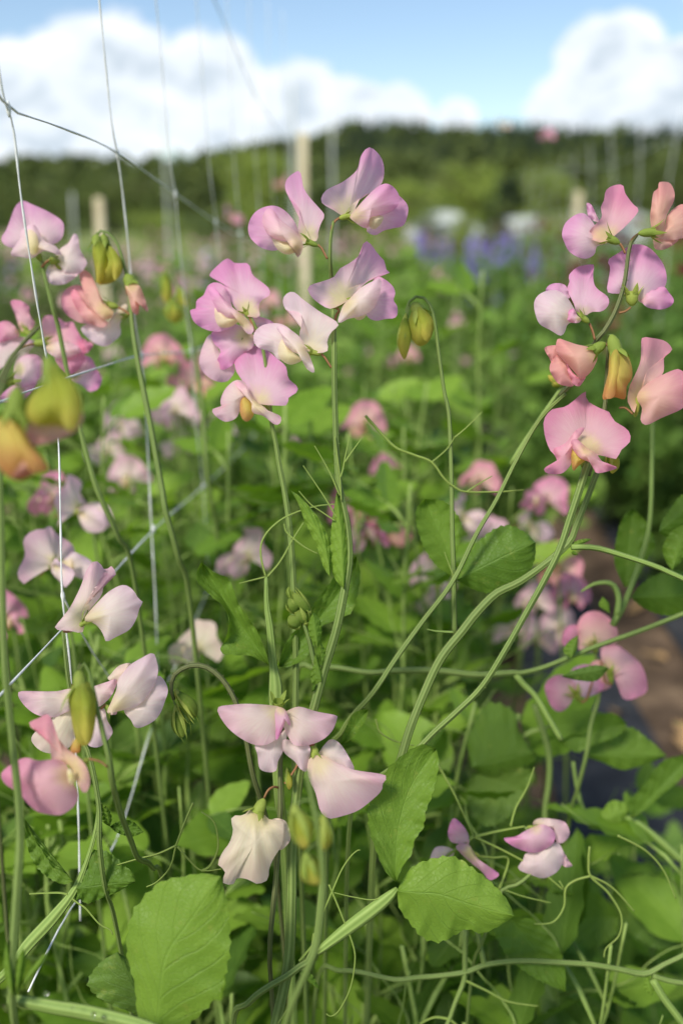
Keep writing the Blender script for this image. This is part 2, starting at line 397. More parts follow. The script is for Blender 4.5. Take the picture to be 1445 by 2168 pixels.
def woods(name, label, cols, mat, n, seed, conifer, t0, t1):
    r = random.Random(seed); mb = MB()
    for _ in range(n):
        px = r.uniform(*cols); top = hill_top(px); t = r.uniform(t0, t1)**0.8; y = 190+(HY-190)*t
        c = Vector((top.x*(y/HY), y, -0.5+max(top.z-9, 2)*t**1.5))
        if conifer:
            h = r.uniform(8, 13); w = h*r.uniform(.16, .24); k0 = r.random()
            for lv in range(7):
                zz = h*(0.12+0.80*lv/7); rr = w*(1-lv/7.2)
                for a in range(6):
                    an = a*math.pi/3+r.uniform(-.5, .5); an2 = an+0.9
                    mb.add([c+Vector((0, 0, zz+h*.17)), c+Vector((math.cos(an)*rr, math.sin(an)*rr, zz-h*.03)), c+Vector((math.cos(an2)*rr*1.1, math.sin(an2)*rr*1.1, zz-h*.01))],
                           [(0, 1, 2)], [(k0, 0, 0)]*3)
        else:
            h = r.uniform(6, 12.5); w = h*r.uniform(.38, .6)
            for q in range(4):
                cc = (c.x+r.uniform(-.5, .5)*w, c.y+r.uniform(-.5, .5)*w, c.z+h*r.uniform(.4, .75))
                leaf_cloud(mb, cc, (w*.62, w*.62, h*.3), 15, w*.26, r, 0.7)
    o = obj(name, mb.build(name, mat)); return tag(o, label, 'woodland', None, 'stuff')
woods('conifer_wood', 'dark conifer wood along the ridge of the far hill', (690, 2100), M['foliage_conifer'], 1900, 11, True, 0.50, 1.0)
woods('broadleaf_wood', 'mixed green broadleaf wood covering the lower slopes of the far hill', (-900, 2300), M['foliage_wood'], 1300, 12, False, 0.05, 0.93)
woods('ridge_wood', 'olive green wood on the low ridge under the large cloud', (-900, 760), M['foliage_wood'], 420, 13, False, 0.86, 1.0)

def tree(px, py_base, Y, h, w, label, seed, mat='foliage_tree'):
    r = random.Random(seed); b = at_y(px, py_base, Y); b.z = -0.1
    t = empty('broadleaf_tree', b, label, 'tree', 'trees at the foot of the hill')
    mb = MB(); tube(mb, [(0, 0, 0), (w*.02, 0, h*.25), (-w*.02, .1, h*.55), (0, 0, h*.8)], [h*.035, h*.028, h*.02, h*.006], 8)
    for k in range(5):
        a = r.uniform(0, 6.28); tube(mb, [(0, 0, h*(.25+.08*k)), (math.cos(a)*w*.2, math.sin(a)*w*.2, h*(.4+.07*k)), (math.cos(a)*w*.36, math.sin(a)*w*.36, h*(.5+.07*k))], [h*.014, h*.01, h*.003], 6)
    obj('trunk', mb.build('trunk', M['bark']), t)
    mb = MB()
    for k in range(20):
        a = r.uniform(0, 6.28); rr = r.uniform(0, .40)*w; z = h*r.uniform(.24, .86); rr *= (1.15-abs(z/h-.5))
        leaf_cloud(mb, (math.cos(a)*rr, math.sin(a)*rr, z), (w*.20, w*.20, h*.13), 90, h*.024, r, 0.7)
    obj('crown', mb.build('crown', M[mat]), t)
tree(1000, 480, 95, 8.2, 9.5, 'round light green tree left of the dark slender tree', 21)
tree(1065, 480, 70, 5.0, 2.6, 'dark slender tree between two round light green trees', 22, 'foliage_conifer')
tree(1150, 480, 98, 7.4, 9.0, 'round light green tree right of the dark slender tree', 23)
tree(860, 480, 110, 7.0, 11, 'low olive tree beside the tall wooden netting post', 24)
tree(1390, 480, 100, 7.6, 9.5, 'broad dull green tree behind the uppermost salmon flower', 25, 'foliage_wood')
tree(560, 480, 105, 9.4, 12, 'bushy green tree behind the blurred netting', 26, 'foliage_tree')
tree(240, 480, 105, 8.0, 13, 'wide dark green tree behind the tan wooden post', 27, 'foliage_wood')
tree(60, 480, 110, 7.4, 12, 'wide dark green tree beyond the lilac flowered plants', 28, 'foliage_wood')

for q, (px, Y, h, w) in enumerate([(905,34,2.0,1.7),(985,38,2.2,1.5),(1060,40,2.6,2.0),(1175,36,2.1,2.4),(1250,42,2.3,2.2),(820,40,2.0,3.0),(730,44,2.2,3.0),(1400,40,2.2,3.0),(480,44,2.4,4.0),(330,46,2.3,4.0),(120,44,2.3,5.0)]):
    tree(px, 480, Y, h, w, ['small rounded shrub beside the pale tunnels at the field edge', 'low wide shrub in the hedge line at the field edge'][q > 4], 40+q, 'foliage_tree' if q % 2 else 'foliage_wood')
# low pale sheds and tunnels at the field's far edge
def tunnel(px, Y, w, h, L, label, mat='white_film'):
    b = at_y(px, 480, Y); b.z = 0
    t = empty('plastic_tunnel', b, label, 'tunnel', 'pale structures at the far edge of the field')
    mb = MB(); n = 14; prof = [(-w/2, 0)]+[(-w/2*math.cos(a), h*.35+h*.65*math.sin(a)) for a in np.linspace(0, math.pi, n)]+[(w/2, 0)]
    v = [(x, y, z) for y in (0, L) for x, z in prof]; k = len(prof)
    mb.add(v, [(i, i+1, k+i+1, k+i) for i in range(k-1)]); obj('cover', mb.build('cover', M[mat]), t)
    mb = MB(); mb.add([(x, -.02, z) for x, z in prof], [tuple(range(k))]); obj('end_wall', mb.build('end_wall', M[mat], False), t)
    mb = MB(); mb.add([(-w*.14, -.06, 0), (w*.14, -.06, 0), (w*.14, -.06, h*.72), (-w*.14, -.06, h*.72)], [(0, 1, 2, 3)]); obj('door', mb.build('door', M['grey_metal'], False), t)
    for j in range(5):
        mb = MB(); tube(mb, [(x*1.006, L*j/4*.98+.05, z*1.006) for x, z in prof], .03, 6, side_dir=(0, 1, 0)); obj('hoop', mb.build('hoop', M['grey_metal']), t)
tunnel(940, 52, 3.8, 2.05, 6, 'pale rounded tunnel below the light green trees')
tunnel(1120, 46, 3.2, 1.75, 6, 'pale rounded tunnel beside the pale wooden post')
tunnel(1310, 55, 5.0, 2.1, 9, 'wide pale tunnel behind the arching stalk of four pink flowers')

# ------------------------------------------------------------------ posts and netting
def post(px, py_top, Y, w, mat, label, name='wooden_post', tilt=0.0):
    p = at_y(px, py_top, Y); h = p.z
    t = empty(name, (p.x, p.y, 0), label, 'post', None)
    mb = MB(); n = 7
    tube(mb, [(tilt*h*k/(n-1)+0.004*math.sin(k*2.1), 0, -0.05+(h+.05)*k/(n-1)) for k in range(n)], [w/2*1.25*(1+.04*math.sin(k*1.7)) for k in range(n)], 4 if mat == 'post_wood' else 8, side_dir=(1, 1, 0) if mat == 'post_wood' else None)
    obj('shaft', mb.build('shaft', M[mat], mat != 'post_wood'), t)
    mb = MB(); tube(mb, [(tilt*h-.001, 0, h-.002), (tilt*h, 0, h+.012)], [w/2*1.28, w/2*.9], 4 if mat == 'post_wood' else 8, side_dir=(1, 1, 0) if mat == 'post_wood' else None)
    obj('cap', mb.build('cap', M[mat], False), t)
    mb = MB(); tube(mb, [(-w*.7, -w*.66, h*.86), (0, -w*.8, h*.862), (w*.7, -w*.66, h*.86)], .0025, 6); obj('tie_wire', mb.build('tie_wire', M['grey_metal']), t)
post(641, 286, 4.6, .045, 'post_wood', 'tall tan wooden post behind the two highest pink flowers')
post(210, 424, 4.2, .040, 'post_wood', 'short tan wooden post left of the yellow green buds')
post(619, 176, 9.5, .020, 'post_grey', 'tall slim grey post reaching into the cloud', 'metal_post')
post(703, 225, 9.5, .016, 'post_grey', 'slim grey post right of the tan wooden post', 'metal_post')
post(345, 232, 9.5, .016, 'post_grey', 'slim grey post standing against the large cloud', 'metal_post')
post(1224, 408, 9.0, .07, 'post_wood', 'pale wooden post behind the arching stalk of four pink flowers')
post(152, 410, 9, .014, 'post_grey', 'short grey post beyond the short tan wooden post', 'metal_post')

NETX = -0.20  # the net hangs left of the camera
net = empty('trellis_net', at_x(200, 1500, NETX), 'white plastic trellis netting of thin knotted strings in front of the rose pink flowers', 'netting')
net.location.z = 0
def net_string(name, pts, r, extra=()):
    q = [at_x(px, py, NETX) for px, py in pts]+[Vector(e) for e in extra]
    q = spline([tuple(a) for a in q], max(12, 5*len(q)))
    mb = MB(); tube(mb, [Vector(a)-net.location for a in q], [r*(1+.25*math.sin(i*1.3)) for i in range(len(q))], 6)
    obj(name, mb.build(name, M['net']), net)
VS = [[(-6,120),(0,165),(10,215),(28,270),(45,420),(75,620),(92,720),(112,840),(124,940),(128,1100),(132,1260),(150,1430),(165,1700),(170,1950)],
      [(205,-40),(210,0),(235,250),(249,330),(262,430),(275,560),(285,680),(300,760),(310,900),(320,1110),(330,1300),(335,1500)],
      [(325,-30),(335,50),(355,290),(362,360),(371,410),(378,500),(390,620),(405,745),(415,900),(430,1030),(440,1200)],
      [(412,-40),(425,120),(440,320),(447,390),(457,470),(466,600),(474,720),(482,850),(492,980)],
      [(478,-40),(486,140),(493,300),(500,400),(508,490),(516,640),(524,760),(534,940)],
      [(526,-30),(534,200),(540,330),(547,420),(553,530),(560,700),(566,880)],
      [(566,0),(572,250),(580,440),(588,560),(594,720)], [(598,20),(605,260),(612,450),(618,600),(622,720)]]
for i, s in enumerate(VS): net_string('vertical_string', s, .00058 if i < 2 else .0004)
HS = [[(-30,150),(2,195),(18,230),(130,270),(247,322),(371,410),(457,470),(508,500),(547,520),(580,540)],
      [(-60,880),(40,835),(210,778),(301,752),(405,742),(470,718),(520,690),(563,660)],
      [(-40,1515),(30,1440),(180,1280),(325,1122),(430,1030),(490,975),(535,925),(566,880)],
      [(60,2100),(140,1940),(248,1775),(335,1500),(440,1250),(495,1120)],
      [(132,1260),(172,1340),(215,1410),(262,1470),(335,1500)],
      [(440,-30),(480,60),(534,190),(572,250),(605,300)]]
for s in HS: net_string('cross_string', s, .00058)
for (px, py) in [(18,230),(249,325),(371,410),(457,470),(301,755),(405,743),(325,1120),(430,1030),(508,495),(133,1262)]:
    c = at_x(px, py, NETX)-net.location
    mb = MB(); tube(mb, [c+Vector((0, 0, z)) for z in (-.004, -.002, 0, .002, .004)], [.0004, .0011, .0014, .0011, .0004], 8); obj('knot', mb.build('knot', M['net']), net)
NET2 = empty('trellis_net', (0.95, 3.6, 0), 'fine white trellis netting above the bushy row across the path', 'netting')
for k in range(9):
    y = 0.2+k*.55
    mb = MB(); tube(mb, [(.02*math.sin(k+z*3), y+.01*math.sin(z*5), .5+z*.24) for z in range(6)], .0012, 5); obj('vertical_string', mb.build('vertical_string', M['net']), NET2)
for z in range(5):
    mb = MB(); tube(mb, [(.02*math.sin(z+k), .2+k*.55, .6+z*.25-.03*math.sin(k*.9)) for k in range(9)], .0012, 5); obj('cross_string', mb.build('cross_string', M['net']), NET2)

# ------------------------------------------------------------------ building blocks of a sweet pea
def r3(crop, depth, origin, x, y, z=0.0):
    px, py = photo(crop, x, y); return P(px, py, depth - z/1000.0) - origin
def sheet(crop, depth, origin, pts, ctr, B, z0=0, bulge=4, ruf=1.2, waves=5, tilt=(0, 0), seed=0, crease=None, rings=7, n=44, curl=0.0, pleat=None):
    """a thin curved petal: traced outline, attached at B, with its own depth, dome, ripples and rolled rim (mm)"""
    r = random.Random(seed); sc = CROPS[crop][2]
    pz = [(p[0], p[1], (p[2] if len(p) > 2 else 0.0)) for p in pts]
    o = spline([(a, b, c*sc) for a, b, c in pz], n, True); o[:, 2] /= sc
    cx, cy = ctr[:2]; cz = ctr[2] if len(ctr) > 2 else 0.0
    per = 2*math.pi/n; ph1, ph2 = r.uniform(0, 6.28), r.uniform(0, 6.28)
    md = max(math.hypot(q[0]-B[0], q[1]-B[1]) for q in o)
    v = []; pv = []; f = []
    oz = np.array([o[i, 2]+ruf*(math.sin(waves*i*per+ph1)+.6*math.sin((waves*2+1)*i*per+ph2)+.28*math.sin((waves*3+2)*i*per+ph1*2)) for i in range(n)])+curl
    oxy = o[:, :2]
    def mvc(x, y):
        d = oxy-np.array((x, y)); r_ = np.hypot(d[:, 0], d[:, 1])+1e-6; e = np.roll(d, -1, 0); re = np.roll(r_, -1)
        cr = d[:, 0]*e[:, 1]-d[:, 1]*e[:, 0]; dt = (d*e).sum(1)
        tn = (r_*re-dt)/np.where(np.abs(cr) < 1e-6, 1e-6, cr)
        w = (tn+np.roll(tn, 1))/r_; sw = w.sum()
        return float((w*oz).sum()/sw) if abs(sw) > 1e-9 else float(oz.mean())
    def push(x, y, z, s, i):
        zz = z0+(oz[i] if s > .999 else mvc(x, y))+bulge*(1-s**2)
        zz += (x-cx)/sc*tilt[0]*0.01+(y-cy)/sc*tilt[1]*0.01
        if pleat: zz += pleat[1]*math.sin(pleat[0]*math.atan2(x-B[0], y-B[1])+ph1)*min(1, 1.3*math.hypot(x-B[0], y-B[1])/md)
        if crease:
            dx, dy = crease[0]-B[0], crease[1]-B[1]; L = math.hypot(dx, dy); t = ((x-B[0])*dx+(y-B[1])*dy)/(L*L)
            dd = abs((x-B[0])*dy-(y-B[1])*dx)/L/sc
            zz += crease[2]*math.exp(-(dd/16.0)**2)*max(0, min(1, t*1.6))
        v.append(r3(crop, depth, origin, x, y, zz)); pv.append((math.atan2(x-B[0], B[1]-y), math.hypot(x-B[0], y-B[1])/md, s))
    push(cx, cy, cz, 0, 0)
    for k in range(1, rings+1):
        s = (k/rings)**0.85
        for i in range(n):
            push(cx+(o[i, 0]-cx)*s, cy+(o[i, 1]-cy)*s, cz+(o[i, 2]-cz)*s, s, i)
    for i in range(n): f.append((0, 1+(i+1) % n, 1+i))
    for k in range(rings-1):
        for i in range(n):
            a = 1+k*n+i; b = 1+k*n+(i+1) % n; f.append((a, b, b+n, a+n))
    return v, f, pv

def sepal_strip(mb, base, tip, w, bend, out, mi=0):
    """a pointed sepal: base, tip, half width, bend vector"""
    base, tip = Vector(base), Vector(tip); ax = tip-base; side = ax.cross(Vector(out)); side.normalize()
    v = []; pv = []; f = []; n = 6
    for i in range(n+1):
        t = i/n; c = base+ax*t+Vector(bend)*(math.sin(t*math.pi*.9)*1.0); ww = w*(1-t**1.6)*(0.75+.6*math.sin(t*2.6))
        v += [c-side*ww, c+Vector(out)*ww*.35, c+side*ww]; pv += [(-1, t, 0), (0, t, 0), (1, t, 0)]
    for i in range(n):
        for k in range(2): a = i*3+k; f.append((a, a+1, a+4, a+3))
    mb.add(v, f, pv, mi)

def frame(d):
    d = d.normalized(); a = d.cross(Vector((0, 0, 1)))
    if a.length < .1: a = d.cross(Vector((1, 0, 0)))
    a.normalize(); return d, a, d.cross(a)
def calyx(mb, p, q, w, sep=1.0, seed=0, mi=0):
    """green cup from stalk end p to petal base q with five pointed sepals (3-D points, metres)"""
    r = random.Random(seed); p, q = Vector(p), Vector(q); d, a, b = frame(q-p); L = (q-p).length
    n = 9; v = []; pv = []; f = []
    prof = [(0, .25), (.12, .6), (.35, .95), (.7, 1.05), (1.0, 1.0)]
    for t, rr in prof:
        for k in range(n):
            an = 2*math.pi*k/n; v.append(p+d*(L*t)+(a*math.cos(an)+b*math.sin(an))*(w*rr)); pv.append((math.sin(an*2), t, 0))
    for i in range(len(prof)-1):
        for k in range(n): k2 = (k+1) % n; f.append((i*n+k, i*n+k2, (i+1)*n+k2, (i+1)*n+k))
    mb.add(v, f, pv, mi)
    for k in range(5):
        an = 2*math.pi*k/5+r.uniform(-.2, .2); o = a*math.cos(an)+b*math.sin(an)
        base = p+d*(L*.75)+o*(w*.98); sl = L*r.uniform(.8, 1.15)*sep
        tip = base+d*(sl*.75)+o*(sl*r.uniform(.2, .75))
        sepal_strip(mb, base, tip, w*.5, o*(sl*r.uniform(-.12, .1)), o, mi)

def bud_body(mb, p, q, w, mi_body=1, mi_sep=0, seed=0, cover=0.55, flat=0.8, npet=1, twist=0.0):
    """closed bud from stalk end p to tip q: folded petals and clasping sepals"""
    r = random.Random(seed); p, q = Vector(p), Vector(q); d, a, b = frame(q-p); L = (q-p).length
    an0 = r.uniform(0, 3.1); a, b = a*math.cos(an0)+b*math.sin(an0), b*math.cos(an0)-a*math.sin(an0)
    prof = [(0.0, .10), (.07, .34), (.16, .56), (.28, .78), (.42, .95), (.56, 1.0), (.70, .93), (.82, .74), (.91, .50), (.97, .28), (1.0, .10)]
    n = 20; v = []; pv = []; f = []; tw = r.uniform(.3, .8)*r.choice((-1, 1)); bend = r.uniform(.08, .16)
    for t, rr in prof:
        for k in range(n):
            an = 2*math.pi*k/n; ca, sa = math.cos(an), math.sin(an)
            lens = 1.0/(abs(ca)**1.35+abs(sa)**1.35)**(1/1.35)*1.12
            seam = .13 if k in (4, 5, 6) else (-.07 if k in (7, 8) else 0)
            q1 = a*math.cos(tw*t)+b*math.sin(tw*t); q2 = b*math.cos(tw*t)-a*math.sin(tw*t)
            off = b*(L*bend*math.sin(t*2.7)) + a*(L*.06*t*t)
            v.append(p+d*(L*t)+off+(q1*ca+q2*sa*flat)*(w*rr*lens*(1+seam*t))); pv.append((an*.6, .05+t*.95, .6*t+(.35 if seam > 0 else 0)))
    for i in range(len(prof)-1):
        for k in range(n): k2 = (k+1) % n; f.append((i*n+k, i*n+k2, (i+1)*n+k2, (i+1)*n+k))
    f.append(tuple((len(prof)-1)*n+k for k in range(n)))
    mb.add(v, f, pv, mi_body)
    for k in range(5):
        an = 2*math.pi*k/5+r.uniform(-.15, .15); o = a*math.cos(an)+b*math.sin(an)*flat
        tt = cover*r.uniform(.75, 1.15); base = p+d*(L*.06)+o*(w*.36)
        ti = min(tt, .95); rw = float(np.interp(ti, [q[0] for q in prof], [q[1] for q in prof]))
        tip = p+d*(L*tt)+b*(L*bend*math.sin(tt*2.7))+o*(w*(rw*1.12+r.uniform(.02, .22)*tt))
        mw = float(np.interp(ti*.5, [q[0] for q in prof], [q[1] for q in prof]))*1.16
        mid = o*(w*max(0, mw-(.36+rw)/2))
        sepal_strip(mb, base, tip, w*.30, mid, o, mi_sep)
    tube(mb, [p-d*(L*.05), p+d*(L*.05), p+d*(L*.15)], [w*.12, w*.40, w*.60], 10, mi=mi_sep)

PEDS = ['sepal', 'pedicel']
class Spray:
    """one flowering stalk: an Empty at its base, a stem, flowers (> petals) and buds"""
    def __init__(s, label, depth, base, name='sweet_pea_stalk', cat='sweet pea', group=None):
        s.d = depth; px, py = base; s.o = P(px, py, depth); s.o.z = max(0.02, 0.0)
        s.t = empty(name, s.o, label, cat, group); s.seed = len(label)+int(px)
    def pt(s, crop, x, y, z=0, d=None): return r3(crop, d or s.d, s.o, x, y, z)
    def stem(s, crop, pts, rad, mat='stem', name='stem', ground=None, ridge=.10, flat=1.0, d=None, sides=12, fuzz=None):
        """pts in crop px (x, y[, z mm]); rad in photo px; ground=(dx, dy) metres continues the stem to the soil"""
        q = [tuple(s.pt(crop, *p, d=d)) for p in pts]
        rr = rad if isinstance(rad, (list, tuple)) else [rad]*len(q)
        dd = d or s.d; rr = [a*.88*dd/FPX for a in rr]
        if ground is not None:
            l = Vector(q[-1]); z0 = -s.o.z
            tn = (Vector(q[-1])-Vector(q[-2])).normalized(); a_ = l+tn*.035+Vector((0, .012, 0)); a2 = l+tn*.055+Vector((0, .035, -.035)); q += [tuple(a_), tuple(a2)]; rr += [rr[-1]*.95, rr[-1]*.9]
            for k in (.3, .65, 1.0): q.append((a2.x+ground[0]*k, a2.y+(ground[1]+.1)*k, a2.z+(z0-a2.z)*k)); rr.append(rr[-1]*.95)
        Lq = sum((Vector(q[i+1])-Vector(q[i])).length for i in range(len(q)-1)); m = max(14, min(240, int(Lq/.005))); c = spline([a+(b*400,) for a, b in zip(q, rr)], m)
        mb = MB(); tube(mb, [x[:3] for x in c], [x[3]/400 for x in c], sides, flat, None, 0, True, ridge)
        if fuzz:
            rz = random.Random(len(q)); vis = int(min(m, fuzz[1]/.005))
            for _ in range(fuzz[0]):
                i = rz.randrange(1, vis-1); p0 = Vector(c[i][:3]); tg = (Vector(c[i+1][:3])-Vector(c[i-1][:3])).normalized()
                d_ = Vector((rz.gauss(0, 1), rz.gauss(0, 1), rz.gauss(0, 1))); d_ = (d_-tg*d_.dot(tg)).normalized(); r0 = c[i][3]/400; w_ = tg*.00006
                e_ = p0+d_*(r0+rz.uniform(.0006, .0016))+tg*rz.uniform(-.0004, .0004); b_ = p0+d_*r0*.9
                mb.add([b_-w_, b_+w_, e_], [(0, 1, 2)])
        return obj(name, mb.build(name, M[mat]), s.t)
    def flower(s, crop, B, p=None, q=None, w=9, ped=None, sep=1.0, z=0, d=None):
        """calyx from p to q (crop px), stalk ped; returns a Flower taking petals"""
        s.seed += 1; mb = MB(); dd = d or s.d; sc = CROPS[crop][2]
        if p: calyx(mb, s.pt(crop, *p, z, d=d) if len(p) < 3 else s.pt(crop, *p, d=d), s.pt(crop, *q, z, d=d) if len(q) < 3 else s.pt(crop, *q, d=d), w/sc*dd/FPX, sep, s.seed)
        if ped:
            c = spline([tuple(s.pt(crop, *a, d=d)) for a in ped], 10); tube(mb, c, 2.6*dd/FPX, 7, mi=1)
        o = obj('flower', mb.build('flower', [M[k] for k in PEDS]), s.t)
        return Flower(s, o, crop, B, d)
    def bud(s, crop, p, q, w, mat='bud_yellow', ped=None, d=None, cover=.6, flat=.8, name='bud', pmat='stem'):
        s.seed += 1; mb = MB(); dd = d or s.d; sc = CROPS[crop][2]
        bud_body(mb, s.pt(crop, *p, d=d), s.pt(crop, *q, d=d), w/sc*dd/FPX, 1, 0, s.seed, cover, flat)
        if ped:
            c = spline([tuple(s.pt(crop, *a, d=d)) for a in ped], 10); tube(mb, c, 2.3*dd/FPX, 7, mi=2)
        return obj(name, mb.build(name, [M['sepal'], M[mat], M[pmat]]), s.t)
    def pbud(s, crop, pts, B, mat, p, q, w, ped=None, sep=1.0, d=None, z0=0, fat=7, rim=None, pmat='stem', cal=True):
        """half-open bud: folded petals bulging to both sides of a traced outline, in a green calyx"""
        s.seed += 1; mb = MB(); dd = d or s.d; sc = CROPS[crop][2]
        cx = sum(a[0] for a in pts)/len(pts); cy = sum(a[1] for a in pts)/len(pts)
        for sg in (1, -1):
            v, f, pv = sheet(crop, dd, s.o, pts, (cx, cy), B, z0=z0, bulge=fat*sg, ruf=.35*fat/7, seed=s.seed); mb.add(v, f if sg > 0 else [t[::-1] for t in f], pv, 1)
        if rim:
            v, f, pv = sheet(crop, dd, s.o, rim, (sum(a[0] for a in rim)/len(rim), sum(a[1] for a in rim)/len(rim)), B, z0=z0+fat*.75, bulge=fat*.45, ruf=.3, seed=s.seed+1); mb.add(v, f, pv, 1)
        if cal: calyx(mb, s.pt(crop, *p, d=d), s.pt(crop, *q, d=d), w/sc*dd/FPX, sep, s.seed)
        if ped: tube(mb, spline([tuple(s.pt(crop, *a, d=d)) for a in ped], 10), 2.3*dd/FPX, 7, mi=2)
        return obj('bud', mb.build('bud', [M['sepal'], M[mat], M[pmat]]), s.t)
    def leaf(s, crop, base, tip, left, right, mids=(), mat='leaf', z=0, fold=5, ruf=1.0, waves=6, droop=0, name='leaf', d=None, zt=0, roll=0):
        """leaflet traced by its two edges; z lifts, zt tilts base-to-tip, fold is the V or dome across (mm)"""
        s.seed += 1; r = random.Random(s.seed); n, k = 40, 8
        mid = spline([base, *mids, tip], n); e = [spline([base, *left, tip], n), spline([base, *right, tip], n)]
        ph = r.uniform(0, 6.28); v = []; pv = []; f = []
        for i in range(n):
            t = i/(n-1)
            for j in range(-k, k+1):
                u = abs(j)/k; E = e[0] if j < 0 else e[1]
                x = mid[i, 0]+(E[i, 0]-mid[i, 0])*u; y = mid[i, 1]+(E[i, 1]-mid[i, 1])*u
                if u == 1: x += (E[i, 0]-mid[i, 0])*.035*math.sin(i*2.3+ph); y += (E[i, 1]-mid[i, 1])*.035*math.sin(i*2.3+ph)
                zz = z+zt*t+droop*math.sin(t*math.pi)+fold*u**1.3+roll*(j/k)*math.sin(t*math.pi)
                sg = -1 if j < 0 else 1
                zz += ruf*u*u*math.sin(t*math.pi)**.5*(math.sin(t*waves*6.28+ph*sg)+.5*math.sin(t*waves*13.1+ph+sg))
                zz += .6*ruf*min(u*2, 1)*(1-u*.5)*math.sin((t-.42*u)*37.7)
                v.append(s.pt(crop, x, y, zz, d=d)); pv.append((j/k, t, 0))
        w = 2*k+1
        for i in range(n-1):
            for j in range(w-1): a = i*w+j; f.append((a, a+1, a+w+1, a+w))
        return obj(name, mesh(name, v, f, M[mat], pv), s.t)
    def tendril(s, crop, pts, rad=1.5, mat='tendril', d=None, name='tendril'):
        q = spline([tuple(s.pt(crop, *p, d=d)) for p in pts], 9*len(pts)); dd = d or s.d
        mb = MB(); m = len(q); tube(mb, q, [rad*dd/FPX*(1-.45*i/m) for i in range(m)], 6)
        return obj(name, mb.build(name, M[mat]), s.t)
class Flower:
    def __init__(s, sp, o, crop, B, d): s.sp, s.o, s.c, s.B, s.d = sp, o, crop, B, d
    def petal(s, name, mat, ctr, pts, **kw):
        s.sp.seed += 1; kw.setdefault('seed', s.sp.seed)
        v, f, pv = sheet(s.c, s.d or s.sp.d, s.sp.o, pts, ctr, kw.pop('B', s.B), **kw)
        obj(name, mesh(name, v, f, M[mat], pv), s.o); return s
    def banner(s, mat, ctr, pts, **kw):
        kw.setdefault('z0', -3); kw.setdefault('bulge', 3); kw.setdefault('ruf', 1.9); return s.petal('banner_petal', mat, ctr, pts, **kw)
    def wing(s, mat, ctr, pts, **kw):
        kw.setdefault('z0', 5); kw.setdefault('bulge', 5); kw.setdefault('ruf', 1.6); return s.petal('wing_petal', mat, ctr, pts, **kw)
    def keel(s, ctr, pts, mat='keel', **kw):
        kw.setdefault('z0', 3); kw.setdefault('bulge', 5); kw.setdefault('ruf', .2); return s.petal('keel', mat, ctr, pts, **kw)

# ------------------------------------------------------------------ the sharp central stalk (four lilac-pink flowers)
s = Spray('tallest hairy stalk carrying four lilac pink flowers, two of them topmost', .56, (583, 2168))
s.stem('O', [(706,468),(700,500),(698,545),(700,575,-6),(702,605,-14),(704,640,-14),(706,680,-6),(707,740),(708,830),(711,930),(716,1016),(725,1066),(735,1116),(739,1182),(729,1249),(712,1332),(686,1418),(669,1480),(640,1590),(628,1680,-6),(618,1790,-8),(617,1905,-8),(610,2040,-8),(583,2168,-8)],
       [3.4,3.6,4.2,4.8,5,5.2,5.6,6,6.2,6.6,7,7.5,8,8.5,9,9.5,10,10,11,11,11.5,11.5,12,12], 'stem', ground=(-.02, .05), fuzz=(1600, .42))
f = s.flower('A', (985,465), (935,478), (995,462), 17, [(893,560),(895,530),(912,495),(940,475)])
f.banner('petal_lilac', (1010,400), [(905,430,4),(835,385,9),(842,335,13),(880,300,11),(960,262,7),(1040,195,2),(1062,120,0),(1092,72,-3),(1130,62,-6),(1188,125,-13),(1203,210,-15),(1180,285,-9),(1110,330,-4),(1062,360,-2),(1010,470,0),(970,470,2)], crease=(1120,70,9), bulge=-2, ruf=1.0)
f.wing('petal_lilac', (1130,410), [(1020,440),(1100,350),(1160,295),(1215,272),(1265,300),(1292,350),(1285,400),(1240,440),(1180,460),(1128,468,3),(1108,498,3),(1112,530,4),(1080,533),(1030,500),(1000,470)], z0=6, bulge=9, crease=(1200,300,4))
f.wing('petal_lilac', (1220,470), [(1250,330),(1292,345),(1340,400),(1340,460),(1315,520),(1260,535),(1200,550),(1150,577),(1100,553),(1115,500),(1150,430)], z0=-5, bulge=5)
f.keel((1150,490), [(1100,490),(1125,462),(1195,463),(1190,500),(1150,540),(1115,527)], z0=7)
f = s.flower('A', (735,620), (815,640), (745,612), 17, [(868,716),(850,680),(833,650),(812,634)], sep=1.2)
f.banner('petal_lilac', (745,560), [(805,610,4),(815,560,6),(830,510,8),(852,460,10),(815,410,6),(770,360,2),(730,300,-2),(720,250,-5),(710,205,-8),(690,200,-10),(640,235,-13),(620,280,-14),(632,335,-10),(675,385,-4),(705,430,-1),(702,490,0),(697,545,0),(715,610,0)], crease=(700,215,7), bulge=-3, ruf=.8)
f.wing('petal_lilac', (610,560), [(700,590),(690,525),(640,450),(570,405),(500,410),(440,445),(405,510),(408,575),(440,620),(490,655),(560,668),(620,640),(680,610)], z0=-5, bulge=5, tilt=(-8,0))
f.wing('petal_blush', (600,570), [(715,605),(690,560),(640,520),(590,480),(548,425),(510,425),(487,470),(490,520),(520,570),(560,600),(640,615),(690,635),(716,665),(700,695),(690,712),(712,690),(728,640)], z0=6, bulge=8)
f.keel((630,650), [(545,590),(560,640),(600,680),(640,690),(690,675),(707,650),(660,622),(590,608)], z0=4)
f = s.flower('A', (975,965), (900,1010), (985,955), 16, [(915,1075),(922,1045),(938,1020),(920,1005)], sep=.7)
f.banner('petal_lilac', (975,900), [(885,1010,8),(830,985,8),(780,945,11),(752,895,12),(770,870,13),(850,845,10),(910,820,8),(940,775,5),(1000,740,3),(1060,690,0),(1085,615,-5),(1120,625,-8),(1165,685,-12),(1205,730,-14),(1212,775,-14),(1237,797,-15),(1170,815,-9),(1120,840,-5),(1060,890,-1),(1010,950,0),(950,985,3)], crease=(1090,630,8), bulge=-2, z0=1)
